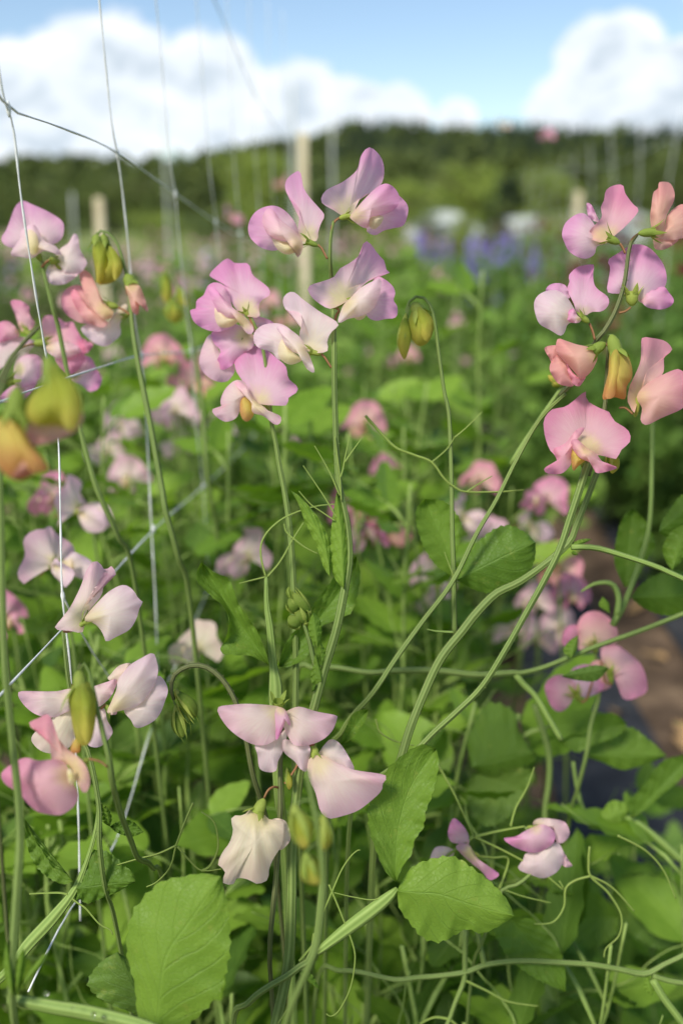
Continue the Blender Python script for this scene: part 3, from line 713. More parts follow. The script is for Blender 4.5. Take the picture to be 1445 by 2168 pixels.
f.wing('petal_pale', (1070,960), [(1000,950),(1060,890),(1130,850),(1180,833),(1185,880),(1165,960),(1130,1020),(1060,1055),(990,1070),(950,1092),(930,1085),(945,1030),(965,985)], z0=7, bulge=7)
f.wing('petal_lilac', (1170,960), [(1120,870),(1160,822),(1210,838),(1255,880),(1268,920),(1258,960),(1281,1000),(1272,1060),(1210,1070),(1150,1080),(1100,1050),(1080,960)], z0=-4, bulge=4)
f.keel((1062,1055), [(1025,1050),(1035,1070),(1060,1077),(1090,1060),(1100,1035),(1060,1030)], z0=2)
f = s.flower('A', (755,1265), (835,1280), (765,1262), 16, [(893,1358),(872,1325),(852,1295),(832,1276)], sep=1.1)
f.banner('petal_pale', (770,1190), [(870,1258,5),(868,1200,7),(890,1150,9),(935,1105,12),(900,1070,8),(830,1030,3),(760,980,-1),(720,950,-3),(680,915,-6),(650,910,-8),(615,935,-10),(607,975,-10),(630,1020,-8),(680,1025,-5),(715,1045,-3),(718,1100,0),(705,1170,0),(735,1250,0),(800,1270,3)], crease=(690,920,6), bulge=-3)
f.wing('petal_pale', (560,1190), [(690,1190),(650,1130),(600,1100),(540,1095),(480,1110),(440,1150),(437,1200),(465,1240),(540,1265),(585,1310),(640,1280)], z0=-4, bulge=5)
f.wing('petal_pale', (675,1235), [(640,1125),(600,1108),(568,1122),(600,1165),(620,1220),(660,1260),(700,1280),(722,1310),(745,1360),(785,1388),(793,1370),(770,1300),(745,1250),(710,1180)], z0=7, bulge=5, B=(760,1250))
f.keel((645,1280), [(600,1190),(580,1240),(588,1300),(640,1337),(690,1330),(718,1305),(660,1258),(622,1215)], z0=3)
# young folded leaves, bud cluster and tendrils on the same stalk
s.leaf('F', (1045,1045), (1000,425), [(1005,1005),(970,930),(958,800),(972,600),(988,500)], [(1066,980),(1082,850),(1072,680),(1042,520)], [(1040,900),(1030,700),(1008,520)], 'leaf_young', z=5, fold=-6, ruf=1.4, waves=9)
s.leaf('F', (960,975), (706,415), [(915,900),(868,760),(800,620),(755,500)], [(965,900),(962,760),(905,625),(835,530),(760,450)], [(930,800),(840,600)], 'leaf_young', z=4, fold=-5, ruf=1.8, waves=8)
for pts in [[(1030,480),(1020,330),(1005,200),(990,70)], [(1025,330),(1040,280),(1055,200),(1085,65)], [(1053,235),(1090,180),(1158,85)],
            [(1020,450),(960,310),(900,200),(860,132)], [(1000,590),(930,470),(850,350),(787,258)], [(990,610),(900,550),(830,500),(760,420)]]:
    s.tendril('F', [(a, b, 3) for a, b in pts], 1.9)
s.stem('F', [(888,1610),(850,1480),(830,1390),(800,1290),(770,1230)], [6.5,6,5,4.5,3.5], 'stem', name='bud_stem')
for p, q, w in [((745,1205),(698,1105),42), ((765,1300),(705,1210),46), ((812,1275),(765,1165),46), ((835,1205),(735,1060),36), ((715,1120),(700,1030),22)]:
    s.bud('F', p, q, w, 'bud_green', cover=1.05)
s.leaf('F', (905,1640), (865,1450), [(850,1650),(835,1600),(850,1530)], [(915,1590),(890,1520)], (), 'leaf_young', z=4, fold=-3)
s.leaf('F', (870,1650), (842,1700), [(845,1660)], [(865,1690)], (), 'leaf_young', z=4, fold=-2)
s.leaf('F', (880,1420), (850,1195), [(830,1350),(820,1270)], [(905,1330),(895,1240)], (), 'leaf_young', z=6, fold=-4)
s.leaf('F', (905,1550), (895,1380), [(900,1480)], [(940,1470)], (), 'leaf_young', z=3, fold=-3)

# left companion stalk (three mauve flowers overlapping)
s = Spray('stalk with three overlapping mauve flowers beside the tallest stalk', .60, (600, 1500))
s.stem('O', [(530,670),(552,720),(566,800),(574,890),(584,940),(592,990),(602,1040),(612,1110),(618,1180),(622,1260),(626,1400),(624,1600)], [3,3.5,4,4.6,5,5.5,6,6.4,6.6,7,7,7], 'stem', ground=(0, .06))
f = s.flower('A', (395,1040), (412,1062), (382,1020), 15, [(440,1150),(430,1110),(418,1080),(408,1055)])
f.banner('petal_mauve', (375,930), [(430,1060,3),(472,1054,6),(465,1000,5),(480,960,7),(529,930,11),(525,890,8),(480,850,3),(430,810,0),(405,745,-4),(350,742,-6),(318,738,-6),(285,712,-8),(240,740,-10),(180,800,-12),(185,825,-9),(250,855,-5),(285,920,-2),(310,980,0),(360,1040,0)], crease=(330,740,-5))
f.wing('petal_mauve', (220,1010), [(310,1000),(275,890),(220,855),(170,870),(140,930),(100,960),(95,1010),(62,1015),(75,1070),(110,1110),(180,1140),(260,1140),(330,1090)], z0=0, bulge=5)
f.wing('petal_lilac', (290,1010), [(165,890),(200,882),(240,925),(265,950),(310,1000),(370,1045),(412,1085),(437,1130),(420,1160),(390,1150),(362,1105),(350,1072),(290,1062),(235,1042),(205,990),(180,930)], z0=9, bulge=5, B=(395,1060))
f.keel((270,1080), [(213,1000),(208,1060),(230,1112),(280,1122),(330,1100),(352,1068),(280,1050)], z0=6)
f = s.flower('A', (400,1170), (390,1130), (370,1180), 12, None, z=-8)
f.banner('petal_mauve', (320,1230), [(188,1150),(200,1210),(240,1260),(215,1330),(250,1370),(320,1335),(400,1260),(432,1235),(445,1180),(400,1140),(330,1100),(250,1125)], z0=-8, bulge=4)
f.wing('petal_blush', (215,1320), [(180,1160),(140,1220),(115,1310),(130,1370),(180,1420),(240,1442),(290,1430),(326,1370),(300,1320),(250,1290),(215,1220)], z0=-13, bulge=5)
f.wing('petal_lilac', (470,1095), [(415,1050),(480,1058),(552,1090),(520,1108),(450,1125),(440,1162),(425,1110)], z0=-10, bulge=2)
f = s.flower('A', (465,1560), (545,1625,-10), (480,1560,-6), 14, [(548,1660,-12),(546,1640,-10)])
f.banner('petal_mauve', (490,1440), [(470,1570,2),(540,1578,4),(630,1577,8),(640,1535,8),(690,1500,11),(690,1465,9),(640,1420,4),(625,1350,2),(570,1300,-2),(510,1250,-6),(430,1225,-9),(350,1260,-9),(318,1285,-9),(330,1370,-4),(360,1420,-2),(400,1490,0),(440,1545,0)], z0=2, crease=(430,1240,-4), tilt=(0,4))
f.wing('petal_blush', (310,1560), [(385,1445),(330,1430),(270,1480),(240,1550),(245,1600),(190,1602),(215,1645),(270,1675),(330,1655),(358,1600),(370,1540),(400,1500)], z0=8, bulge=4)
f.wing('petal_blush', (430,1570), [(322,1445),(370,1448),(412,1500),(442,1545),(500,1590),(540,1625),(592,1640),(594,1680),(560,1692),(490,1640),(430,1622),(418,1560),(370,1510)], z0=11, bulge=4)
f.keel((390,1600), [(362,1530),(355,1620),(380,1670),(412,1667),(438,1625),(420,1560),(388,1530)], z0=9, mat='bud_amber')

# hooked bud stalk right of the centre
s = Spray('slender stalk bent over at its tip with two yellow green drooping buds', .61, (961, 1340))
s.stem('O', [(862,672),(860,650),(872,632),(890,627),(906,640),(918,672),(930,760),(940,830),(950,880),(955,1005),(957,1131),(960,1215),(962,1345,-8)], [2.4,2.6,3,3.2,3.2,3.4,3.6,4,4.4,4.8,5.2,5.6,6], 'stem')
s.pbud('O', [(880,646),(864,680),(866,708),(884,732),(906,724),(918,692),(908,664)], (878,642), 'bud_yellow', (876,640), (886,664), 13, [(862,668),(866,650),(876,640)], sep=1.5, fat=7, rim=[(884,650),(905,668),(914,694),(902,722),(888,700)])
s.bud('O', (858,668), (850,760), 13, 'bud_yellow', [(864,650),(860,668)], cover=.8)

# ------------------------------------------------------------------ right cluster
s = Spray('arching dark stalk with four open pink flowers above the peach half open flower', .57, (900, 1560))
s.stem('B', [(768,425),(725,480),(712,540),(700,640),(685,740),(655,850),(610,960),(550,1060),(510,1105),(470,1180,-14),(400,1330,-20),(260,1480,-20)], [3.4,4.2,4.4,4.6,4.8,5,5.2,5.4,5.6,5.6,5.6,5.6], 'stem_dark', fuzz=(400, .12))
s.stem('L', [(850,-110,-10),(720,20,-20),(600,230,-22),(500,430,-24),(400,600,-26),(280,840,-28),(130,1040,-30),(0,1220,-32),(-120,1400,-34)], [5,5,5.2,5.6,6,6.4,6.6,7,7], 'stem', ground=(-.03, .12))
f = s.flower('B', (560,455), (655,480), (570,440), 26, [(690,545),(672,505),(655,480)], sep=1.0, z=6)
f.wing('petal_lilac', (420,430), [(560,480),(505,500),(490,550),(440,580),(380,570),(320,530),(290,470),(275,420),(295,350),(350,300),(410,280),(455,310),(490,360),(530,430)], z0=0, bulge=7)
f.wing('petal_lilac', (470,280), [(438,215),(470,228),(500,290),(520,335),(490,335),(450,305),(440,265)], z0=-5, bulge=2)
f.banner('petal_rose', (590,330), [(620,430,4),(700,360,6),(778,265,8),(740,220,4),(690,150,0),(675,97,-4),(620,98,-5),(565,130,-4),(550,200,0),(530,240,1),(538,300,2),(520,330,3),(470,380,4),(445,420,5),(460,450,5),(510,468,4),(560,480,4)], z0=2, crease=(650,110,-4), bulge=-2)
f = s.flower('B', (880,425), (775,415), (885,405), 28, [(725,488),(738,450),(775,418)], sep=1.0, z=6)
f.banner('petal_salmon', (905,290), [(885,430),(930,438),(948,400),(955,320),(980,260),(1010,200),(1013,140),(985,85),(945,75),(910,80),(905,120),(875,145),(862,230),(853,310),(865,390)], z0=2, bulge=5, crease=(930,90,3))
f.wing('petal_salmon', (1020,350), [(900,440),(945,390),(965,300),(1010,250),(1069,222),(1130,260),(1150,350),(1100,430),(1040,452),(960,460)], z0=-2, bulge=5)
f.wing('petal_salmon', (950,480), [(880,445),(960,450),(1040,452),(1000,492),(940,521),(890,519),(877,490)], z0=-6, bulge=3)
f = s.flower('B', (745,835), (735,890), (735,800), 40, [(650,935),(690,925),(725,900)], sep=1.0, z=-3)
f.banner('petal_mauve', (750,680), [(690,815),(660,810),(575,800),(580,720),(592,640),(577,590),(650,540),(720,495),(780,485),(850,510),(910,570),(950,640),(963,720),(945,775),(900,830),(840,880),(790,868),(750,830)], z0=-9, bulge=5, crease=(740,500,-5))
f.wing('petal_mauve', (880,840), [(790,840),(810,880),(850,905),(930,913),(990,890),(1009,850),(975,800),(945,765),(880,780)], z0=-8, bulge=4)
f = s.flower('B', (395,970), (455,1000), (400,960), 20, [(490,1112),(478,1060),(455,1005)], sep=1.1, z=2)
f.banner('petal_mauve', (410,830), [(440,950,2),(470,930,3),(540,925,7),(582,880,10),(575,830,8),(510,780,3),(485,740,0),(480,670,-3),(486,622,-6),(440,620,-7),(370,640,-8),(320,690,-8),(325,730,-5),(308,780,-3),(330,830,-1),(355,880,0),(375,940,0)], crease=(455,630,-4))
f.wing('petal_pale', (220,920), [(372,950),(340,1000),(312,1012),(290,1070),(260,1085),(200,1050),(130,1010),(100,940),(92,870),(120,820),(180,790),(250,790),(305,830),(345,890)], z0=4, bulge=8)
f.wing('petal_lilac', (250,780), [(172,800),(188,757),(240,740),(290,750),(312,780),(325,840),(270,830)], z0=-6, bulge=2)
f.wing('petal_mauve', (345,960), [(298,930),(350,908),(375,950),(402,978),(380,1002),(320,992)], z0=7, bulge=3)
# unopened pair, coral flower and lower pink flower belong to the next stalk
s = Spray('stalk with a peach half open flower, hanging yellow bud and wide pink flower', .56, (865, 1550))
s.stem('B', [(575,1130,-4),(572,1250,-8),(568,1350,-10),(560,1450,-10),(556,1560,-10),(520,1720,-10),(480,1880,-6),(440,2000,-4)], [3,3.6,4,4.4,5,6,7.4,8], 'stem_dark')
s.stem('L', [(965,235,-3),(920,380),(880,500),(820,680),(740,840),(640,1020),(550,1180),(430,1370,-4),(300,1500,-8),(190,1600,-12),(60,1730,-16)], [8.5,8.2,8,7.6,7.2,7,7,7,7,7,7], 'stem', ground=(-.02, .10), fuzz=(700, .2))
f = s.flower('B', (500,1185), (560,1135), (470,1190), 36, [(575,1150),(560,1140)], sep=.9, z=4)
f.petal('banner_petal', 'petal_salmon', (380,1230), [(460,1165),(505,1220),(500,1262),(460,1330),(400,1372),(370,1340),(300,1262),(240,1197),(235,1150),(250,1105),(300,1118),(370,1142)], z0=5, bulge=9, ruf=.6)
f.wing('petal_salmon', (215,1200), [(162,1165),(240,1150),(250,1200),(217,1268),(190,1230)], z0=-2, bulge=3)
f.wing('petal_salmon', (280,1330), [(193,1295),(245,1213),(305,1262),(335,1340),(355,1412),(300,1416),(240,1390)], z0=0, bulge=5)
f.wing('petal_coral', (360,1360), [(300,1263),(350,1330),(400,1368),(432,1358),(410,1395),(385,1419),(340,1390)], z0=3, bulge=3)
s.pbud('B', [(590,1190),(640,1150),(700,1210),(732,1280),(735,1360),(700,1420),(690,1502),(620,1490),(545,1505),(550,1440),(578,1330)], (610,1130), 'bud_amber', (598,1080,6), (635,1215,6), 44, [(575,1150,-4),(580,1090,2),(598,1082,6)], sep=.8, z0=6, fat=9, rim=[(600,1210),(640,1180),(660,1300),(640,1400),(615,1488),(560,1490),(575,1380)])
f = s.flower('B', (765,1490), (755,1620), (765,1500), 24, [(650,1560),(690,1560),(740,1600)], sep=.8, z=-4)
f.banner('petal_coral', (830,1320), [(750,1592,4),(722,1550,6),(705,1510,7),(718,1420,8),(760,1330,6),(790,1250,2),(795,1170,0),(800,1100,-4),(860,1100,-8),(950,1120,-12),(998,1170,-14),(980,1200,-12),(945,1230,-8),(940,1330,-3),(870,1400,0),(800,1440,0),(775,1500,0)], crease=(860,1110,6), bulge=-2)
f.wing('petal_coral', (930,1480), [(765,1490),(820,1410),(940,1340),(1030,1305),(1069,1320),(1140,1380),(1120,1480),(1069,1560),(990,1600),(920,1630),(830,1673),(790,1640),(800,1560)], z0=5, bulge=9)
f = s.flower('B', (440,1830), (430,1975,-6), (420,1880,-4), 30, None, sep=.9)
f.banner('petal_rose', (430,1730), [(630,1895,8),(660,1840,8),(720,1785,11),(722,1730,9),(690,1690,5),(612,1640,2),(590,1590,0),(520,1560,-3),(440,1510,-6),(430,1448,-9),(390,1480,-8),(300,1550,-4),(210,1570,-2),(160,1630,2),(155,1680,4),(170,1770,6),(215,1860,8),(300,1880,4),(400,1890,2),(520,1870,3)], z0=0, crease=(430,1460,-5), tilt=(0,5))
f.wing('petal_rose', (285,1880), [(425,1690),(370,1703),(300,1790),(225,1825),(220,1860),(240,1910),(160,1955),(180,1990),(270,1992),(330,1940),(338,1890),(345,1800),(395,1740)], z0=9, bulge=4)
f.wing('petal_rose', (430,1870), [(333,1780),(370,1763),(402,1790),(450,1830),(500,1860),(550,1920),(640,1950),(580,1975),(500,1987),(480,1930),(400,1892),(358,1850)], z0=13, bulge=4)
f.keel((380,1900), [(345,1830),(400,1888),(432,1900),(380,1945),(350,1972),(335,1900)], z0=9, mat='bud_amber')
s.bud('B', (600,1830,-8), (590,1990,-8), 44, 'bud_yellow', [(560,1760,-10),(585,1800,-8),(600,1830,-8)], cover=.9)
# short side stalk with a tiny bud head
s = Spray('short straight side stalk ending in a small green bud head', .62, (1100, 950), name='bud_stalk')
s.stem('B', [(290,1405,-8),(140,1620,-8),(0,1830,-8),(-60,1930,-10)], [4.4,5,5.2,5.2], 'stem_light')
for p, q in [((280,1410),(190,1340)), ((270,1420),(215,1380)), ((290,1410),(240,1330))]: s.bud('B', (*p, -6), (*q, -6), 24, 'bud_yellow', cover=1.0)

# thick winged stem, leaves and right-hand stems
s = Spray('thick winged pale green vine slanting up behind the wide pink flower', .60, (865, 1550), name='sweet_pea_vine')
s.stem('L', [(1010,290),(960,420),(905,560),(870,640),(760,740),(620,840),(500,900),(400,1000),(330,1090),(220,1230),(130,1420),(60,1600),(0,1800)], [6,6.5,7,7.5,7.5,8,9,9.5,9.5,9.5,9,9,9], 'stem', ground=(-.02, .1), flat=.5, ridge=.14)
s.stem('L', [(880,665),(1000,668),(1150,710),(1300,760),(1380,795),(1500,850)], [6.5,6.5,6,6,6,6], 'stem_light', name='side_stem')
s.leaf('L', (870,660), (985,625), [(900,635),(950,622)], [(930,650)], (), 'leaf_young', fold=-2)
s.leaf('L', (880,690), (915,705), [(890,705)], [(895,685)], (), 'leaf_young', fold=-2)
s.leaf('L', (298,830), (700,640), [(320,780),(395,655),(480,580),(560,553),(640,585)], [(400,885),(500,898),(600,872),(665,800),(697,720)], [(420,770),(560,700)], 'leaf', z=-6, fold=-7, ruf=1.4)
s.leaf('L', (290,820), (140,420), [(180,740),(110,600),(95,480)], [(300,700),(330,560),(250,440)], [(240,650),(180,520)], 'leaf', z=-30, fold=6, ruf=1)
for pts in [[(290,825),(250,720),(240,690)], [(290,110),(350,60),(430,-20)]]: s.tendril('L', pts, 1.8)
s.tendril('L', [(-160,0,-10),(-60,110,-10),(0,165,-10),(90,200,-10),(175,235,-8),(240,320,-8),(290,360,-8),(350,385,-8),(520,385,-8),(640,375,-8)], 3.2)
s.tendril('L', [(350,385,-8),(420,340,-8),(480,305,-8)], 1.8); s.tendril('L', [(175,235,-8),(250,170,-8),(290,110,-8)], 1.8)
s.stem('L', [(285,1095),(200,1090),(150,1080)], [3,2,1], 'stem_light', name='side_stem')
s = Spray('level leafy vine stem crossing behind the thick winged vine', .68, (1100, 1424), name='sweet_pea_vine')
s.stem('L', [(1500,985),(1445,1003),(1250,1080),(1000,1170),(750,1270),(620,1303),(580,1300),(400,1312),(200,1290),(0,1290),(-140,1300)], [5.5,5.5,5.5,5.5,5.5,6,7,7.5,7.5,7,6], 'stem', ground=(0, .1))
s.stem('L', [(600,1310),(640,1360),(700,1420),(760,1520),(830,1640)], [7,7,6,6,6], 'stem_light', name='side_stem')
s.leaf('L', (830,1320), (1070,1275), [(900,1285),(1000,1262)], [(920,1340),(1010,1340)], (), 'leaf_old', z=12, fold=-3)
s.leaf('L', (880,1230), (915,1110), [(840,1190),(870,1140)], [(910,1180)], (), 'leaf', z=12, fold=-3)
s.leaf('L', (1180,920), (1560,900), [(1225,860),(1320,800),(1445,788)], [(1250,975),(1350,1010),(1460,1000)], (), 'leaf', z=-20, fold=-8, ruf=1.2)
s.leaf('L', (1320,590), (1560,380), [(1340,530),(1390,455),(1445,398)], [(1390,620),(1500,560)], (), 'leaf', z=20, fold=-6, ruf=1.6)
s.leaf('L', (1390,785), (1480,540), [(1350,720),(1345,650),(1400,575)], [(1450,720),(1490,640)], (), 'leaf_young', z=24, fold=-4, ruf=1.6)
s.leaf('L', (1150,870), (1190,470), [(1098,740),(1112,600),(1140,520)], [(1210,830),(1262,730),(1305,650),(1262,540)], (), 'leaf', z=-40, fold=5, ruf=1.5)
s.stem('L', [(1290,20,-20),(1290,50,-20),(1280,500,-20),(1240,700,-20),(1150,950,-22),(1110,1020,-24),(1090,1060,-26)], [5,5,5.4,6,7,8,8], 'stem_light', name='flower_stem')
s.stem('L', [(1110,1010,-10),(1120,920,-10),(1085,850,-10),(1000,850,-10),(930,890,-10)], [7,7,6,4,2], 'stem_light', name='side_stem')
s.leaf('L', (1075,1000), (1040,915), [(1020,960)], [(1070,950)], (), 'leaf_young', z=-8, fold=-3)

# blush trio at right edge
s = Spray('low stalk with a coral and two deep pink flowers beside the black fabric', .74, (1220, 1500))
s.stem('L', [(1000,1180,-4),(1010,1300,-8),(1020,1420,-8),(980,1560,-8),(960,1700,-8)], [3.5,4,4.4,4.8,5], 'stem', ground=(0, .1))
f = s.flower('L', (990,1160), (1010,1200,-2), (985,1150,3), 16, None)
f.banner('petal_coral', (1000,1100), [(918,1130),(913,1050),(950,1000),(1010,988),(1070,1020),(1112,1080),(1112,1145),(1060,1160),(980,1195),(920,1185)], bulge=5)
f.wing('petal_rose', (875,1110), [(833,1120),(860,1068),(910,1060),(925,1110),(885,1165),(840,1162)], z0=-4)
f = s.flower('L', (1070,1280), (1085,1360,-2), (1075,1290,3), 16, [(1030,1240),(1050,1340),(1085,1360)])
f.banner('petal_rose', (1140,1290), [(1030,1180),(1100,1158),(1170,1200),(1240,1270),(1266,1380),(1230,1418),(1150,1436),(1115,1370),(1085,1300),(1045,1270)], bulge=6, crease=(1200,1240,-5))
f.wing('petal_coral', (1040,1300), [(980,1250),(1050,1240),(1090,1300),(1080,1370),(1020,1390),(980,1330)], z0=-6)
f = s.flower('L', (900,1400), (930,1450,-3), (900,1400,3), 16, [(990,1330),(960,1430),(930,1450)])
f.banner('petal_rose', (820,1400), [(745,1370),(790,1318),(850,1315),(905,1370),(880,1450),(830,1497),(780,1472)], bulge=6)
f.wing('petal_mauve', (960,1340), [(880,1290),(960,1258),(1030,1300),(1042,1380),(960,1425),(905,1400)], z0=-4)

# ------------------------------------------------------------------ left cluster by the netting
s = Spray('stalk beside the netting with a lilac flower above a pale one', .66, (120, 1000))
s.stem('C', [(300,520),(325,640),(350,740),(385,880),(420,1000,-6),(520,1500,-10),(620,1900,-10),(700,2168,-10)], [3.6,4,4.4,4.6,5,5.4,5.6,6], 'stem', ground=(0, .1))
f = s.flower('C', (260,440), (300,520), (250,430), 24, None)
f.banner('petal_lilac', (240,330), [(80,420),(8,365),(50,280),(90,170),(120,110),(165,82),(220,105),(280,130),(380,180),(450,235),(459,290),(445,350),(400,390),(340,400),(260,430)], bulge=4, crease=(180,90,-6))
f.wing('petal_pale', (220,400), [(230,250),(150,300),(145,350),(75,465),(150,485),(230,497),(290,455),(330,442),(442,476),(400,410),(320,370),(270,285)], z0=7, bulge=5)
f.keel((230,380), [(205,290),(190,400),(230,470),(275,440),(265,330)], z0=11, mat='keel', bulge=3)
f = s.flower('C', (375,515), (360,505,8), (400,520,0), 26, [(300,560,2),(325,530,4),(360,508,6)], sep=1.0)
f.banner('petal_pale', (480,500), [(400,470),(440,420),(490,385),(530,320),(560,340),(575,430),(622,520),(610,562),(560,612),(480,605),(420,575),(385,530)], bulge=6)
f.wing('petal_pale', (430,620), [(330,600),(350,550),(400,545),(480,590),(560,605),(520,650),(460,682),(390,687),(340,660)], z0=-4, bulge=4)

s = Spray('stalk with salmon flower, small peach bud and nodding yellow green buds', .67, (345, 1180))
s.stem('C', [(690,345),(700,312),(740,298),(800,335),(855,425),(885,540),(910,640),(930,780),(940,880),(958,1050),(990,1250),(1030,1450),(1080,1700),(1115,1900),(1165,2168),(1190,2320)], [2.4,2.8,3,3.2,3.4,3.6,3.8,4.6,5,5.4,5.8,6.2,6.4,6.4,6.4,6.4], 'stem', ground=(0, .1))
s.pbud('C', [(690,350),(662,440),(680,560),(690,640),(688,672),(740,650),(768,540),(762,430),(725,375)], (690,340), 'bud_yellow', (690,325,3), (695,390,3), 34, [(705,310),(692,330)], z0=4, fat=6)
s.pbud('C', [(735,370),(770,400),(830,450),(874,520),(872,600),(820,660),(740,686),(700,668),(755,560),(765,450)], (740,340), 'bud_yellow', (738,325), (752,400), 34, [(750,302),(740,328)], z0=-1, fat=8, rim=[(780,410),(840,460),(872,530),(866,600),(820,655),(800,560)])
f = s.flower('C', (945,680), (908,610,4), (945,690,4), 44, [(915,760),(900,680),(905,620)], sep=.7)
f.banner('petal_salmon', (960,790), [(900,680),(920,770),(950,880),(990,902),(1002,830),(1062,882),(1030,760),(990,685)], z0=6, bulge=7)
f = s.flower('C', (770,865), (850,845), (760,830), 26, [(930,900),(890,870),(850,850)], sep=1.1)
f.banner('petal_salmon', (740,840), [(815,880,3),(800,920,5),(750,935,6),(700,900,6),(640,820,4),(590,700,0),(568,610,-4),(600,578,-6),(650,610,-5),(690,690,-2),(720,760,0),(760,830,0)], z0=6, bulge=4)
f.wing('petal_coral', (590,830), [(740,920),(660,800),(590,700),(530,690),(460,730),(438,800),(460,880),(530,940),(600,965),(690,970)], z0=-4, bulge=6)
f.wing('petal_coral', (640,870), [(508,740),(540,718),(580,780),(640,850),(700,905),(775,955),(740,992),(690,982),(620,945),(560,880),(520,800)], z0=3, bulge=4)
f = s.flower('C', (900,900), (925,905,-6), (890,910,-8), 16, None)
f.banner('petal_pale', (750,1030), [(580,1000),(640,965),(760,960),(820,890),(900,820),(912,870),(862,960),(867,1040),(820,1090),(760,1127),(690,1112),(620,1060)], z0=-10, bulge=5)

s = Spray('stalk of crowded deep rose pink flowers behind the netting string', .70, (60, 1300))
s.stem('C', [(285,985,14),(240,1030,14),(180,1090,14),(110,1180,14),(60,1260,12),(0,1370,10),(-60,1500,8)], [3.6,4.6,5,5.2,5.4,5.6,5.6], 'stem_dark', ground=(-.05, .1))
f = s.flower('C', (330,1110), (235,1110), (330,1100), 26, [(130,1160,10),(180,1130,6),(240,1110,2)], sep=1)
f.banner('petal_rose', (420,1020), [(300,1000),(310,920),(370,905),(430,930),(470,960),(520,948),(545,1000),(590,1080),(622,1150),(600,1185),(540,1150),(430,1120),(330,1130)], bulge=-5, crease=(480,960,-6))
f.wing('petal_blush', (450,1150), [(320,1150),(360,1110),(450,1088),(530,1110),(582,1160),(530,1192),(440,1217),(380,1202)], z0=6, bulge=5)
f.wing('petal_rose', (510,1250), [(390,1220),(450,1210),(530,1190),(592,1165),(612,1220),(570,1290),(500,1332),(440,1300)], z0=-2, bulge=5)
f.wing('petal_rose', (610,1120), [(560,1060),(630,1090),(668,1110),(650,1150),(610,1180),(570,1140)], z0=-6, bulge=3)
f = s.flower('C', (150,1010), (230,1060), (180,1010), 20, None)
f.banner('petal_rose', (160,920), [(75,810),(130,795),(208,840),(212,900),(252,965),(210,1015),(150,1015),(110,900)], z0=-6)
f.wing('petal_rose', (60,1020), [(-40,990),(0,955),(60,948),(120,1000),(140,1050),(60,1085),(-20,1095)], z0=-4)
f = s.flower('C', (130,1290), (30,1390,6), (100,1370,2), 30, [(60,1260,8),(20,1340,8),(30,1390,6)])
f.banner('petal_blush', (110,1140), [(-30,1110),(110,1058),(220,1078),(255,1100),(200,1180),(130,1220),(60,1260),(-30,1290)], z0=-8)
f.wing('petal_lilac', (210,1300), [(110,1230),(230,1178),(312,1218),(322,1312),(272,1370),(200,1412),(130,1442),(105,1370)], z0=-6)
f.wing('petal_mauve', (160,1430), [(-20,1500),(60,1430),(160,1390),(260,1380),(240,1440),(180,1500),(80,1530)], z0=-10)
f = s.flower('C', (520,1340), (500,1360,-12), (530,1330,-10), 14, None)
f.banner('petal_mauve', (620,1330), [(600,1200),(660,1220),(692,1290),(732,1360),(702,1432),(640,1452),(580,1402),(505,1372),(540,1300)], z0=-14)

s = Spray('pair of big yellow and amber buds hanging in front of the rose pink flowers', .37, (20, 1400))
s.stem('C', [(330,1255),(320,1200),(270,1165),(190,1150),(120,1180),(60,1270),(20,1400),(-40,1560),(-120,1800)], [4,5,5,5,5.4,6,6.4,7,7], 'stem_dark', ground=(-.1, .05))
s.pbud('C', [(350,1240),(310,1370),(205,1520),(185,1640),(280,1700),(380,1690),(480,1720),(560,1700),(588,1530),(540,1420),(440,1310)], (355,1225), 'bud_yellow', (340,1200), (370,1370), 52, [(325,1190),(335,1200)], sep=1.0, fat=9, rim=[(370,1250),(450,1310),(545,1420),(590,1540),(560,1700),(490,1735),(440,1640),(400,1440)])
s.pbud('C', [(20,1640),(100,1670),(180,1745),(240,1850),(352,2003),(250,2045),(130,2092),(0,2010),(-70,1850),(-60,1700)], (110,1500), 'bud_amber', (125,1420), (110,1640), 70, [(100,1200),(130,1300),(125,1420)], sep=.9, fat=10, rim=[(60,1660),(120,1700),(230,1850),(345,2000),(240,2035),(150,1930),(80,1800)])
f = s.flower('C', (380,1620), (330,1560,-14), (380,1640,-12), 30, None)
f.banner('petal_salmon', (390,1740), [(200,1680),(300,1660),(430,1640),(580,1600),(600,1650),(540,1740),(450,1790),(330,1830),(240,1840),(190,1760)], z0=-10, bulge=3)
f = s.flower('C', (130,1850), (100,1700,2), (150,1830,4), 30, None)
f.banner('petal_salmon', (200,1960), [(60,1880),(180,1840),(260,1880),(352,2010),(250,2045),(140,2085),(40,2040)], z0=0, bulge=8, ruf=.6)

s = Spray('slender stalk with three small closed lime buds behind the netting', .95, (420, 900))
s.stem('C', [(1180,590),(1190,560),(1230,620),(1270,700),(1310,850),(1350,1000),(1400,1200),(1430,1400),(1460,1700),(1480,2000)], [2,2.4,2.8,3.4,4,4.4,4.6,4.8,5,5], 'stem', ground=(0, .1))
s.bud('C', (1180,590), (1180,830), 40, 'bud_yellow', cover=.8); s.bud('C', (1275,700), (1350,840), 42, 'bud_yellow', cover=.8); s.bud('C', (1235,790), (1245,965), 62, 'bud_yellow', [(1280,740),(1250,770),(1235,790)], cover=.8)

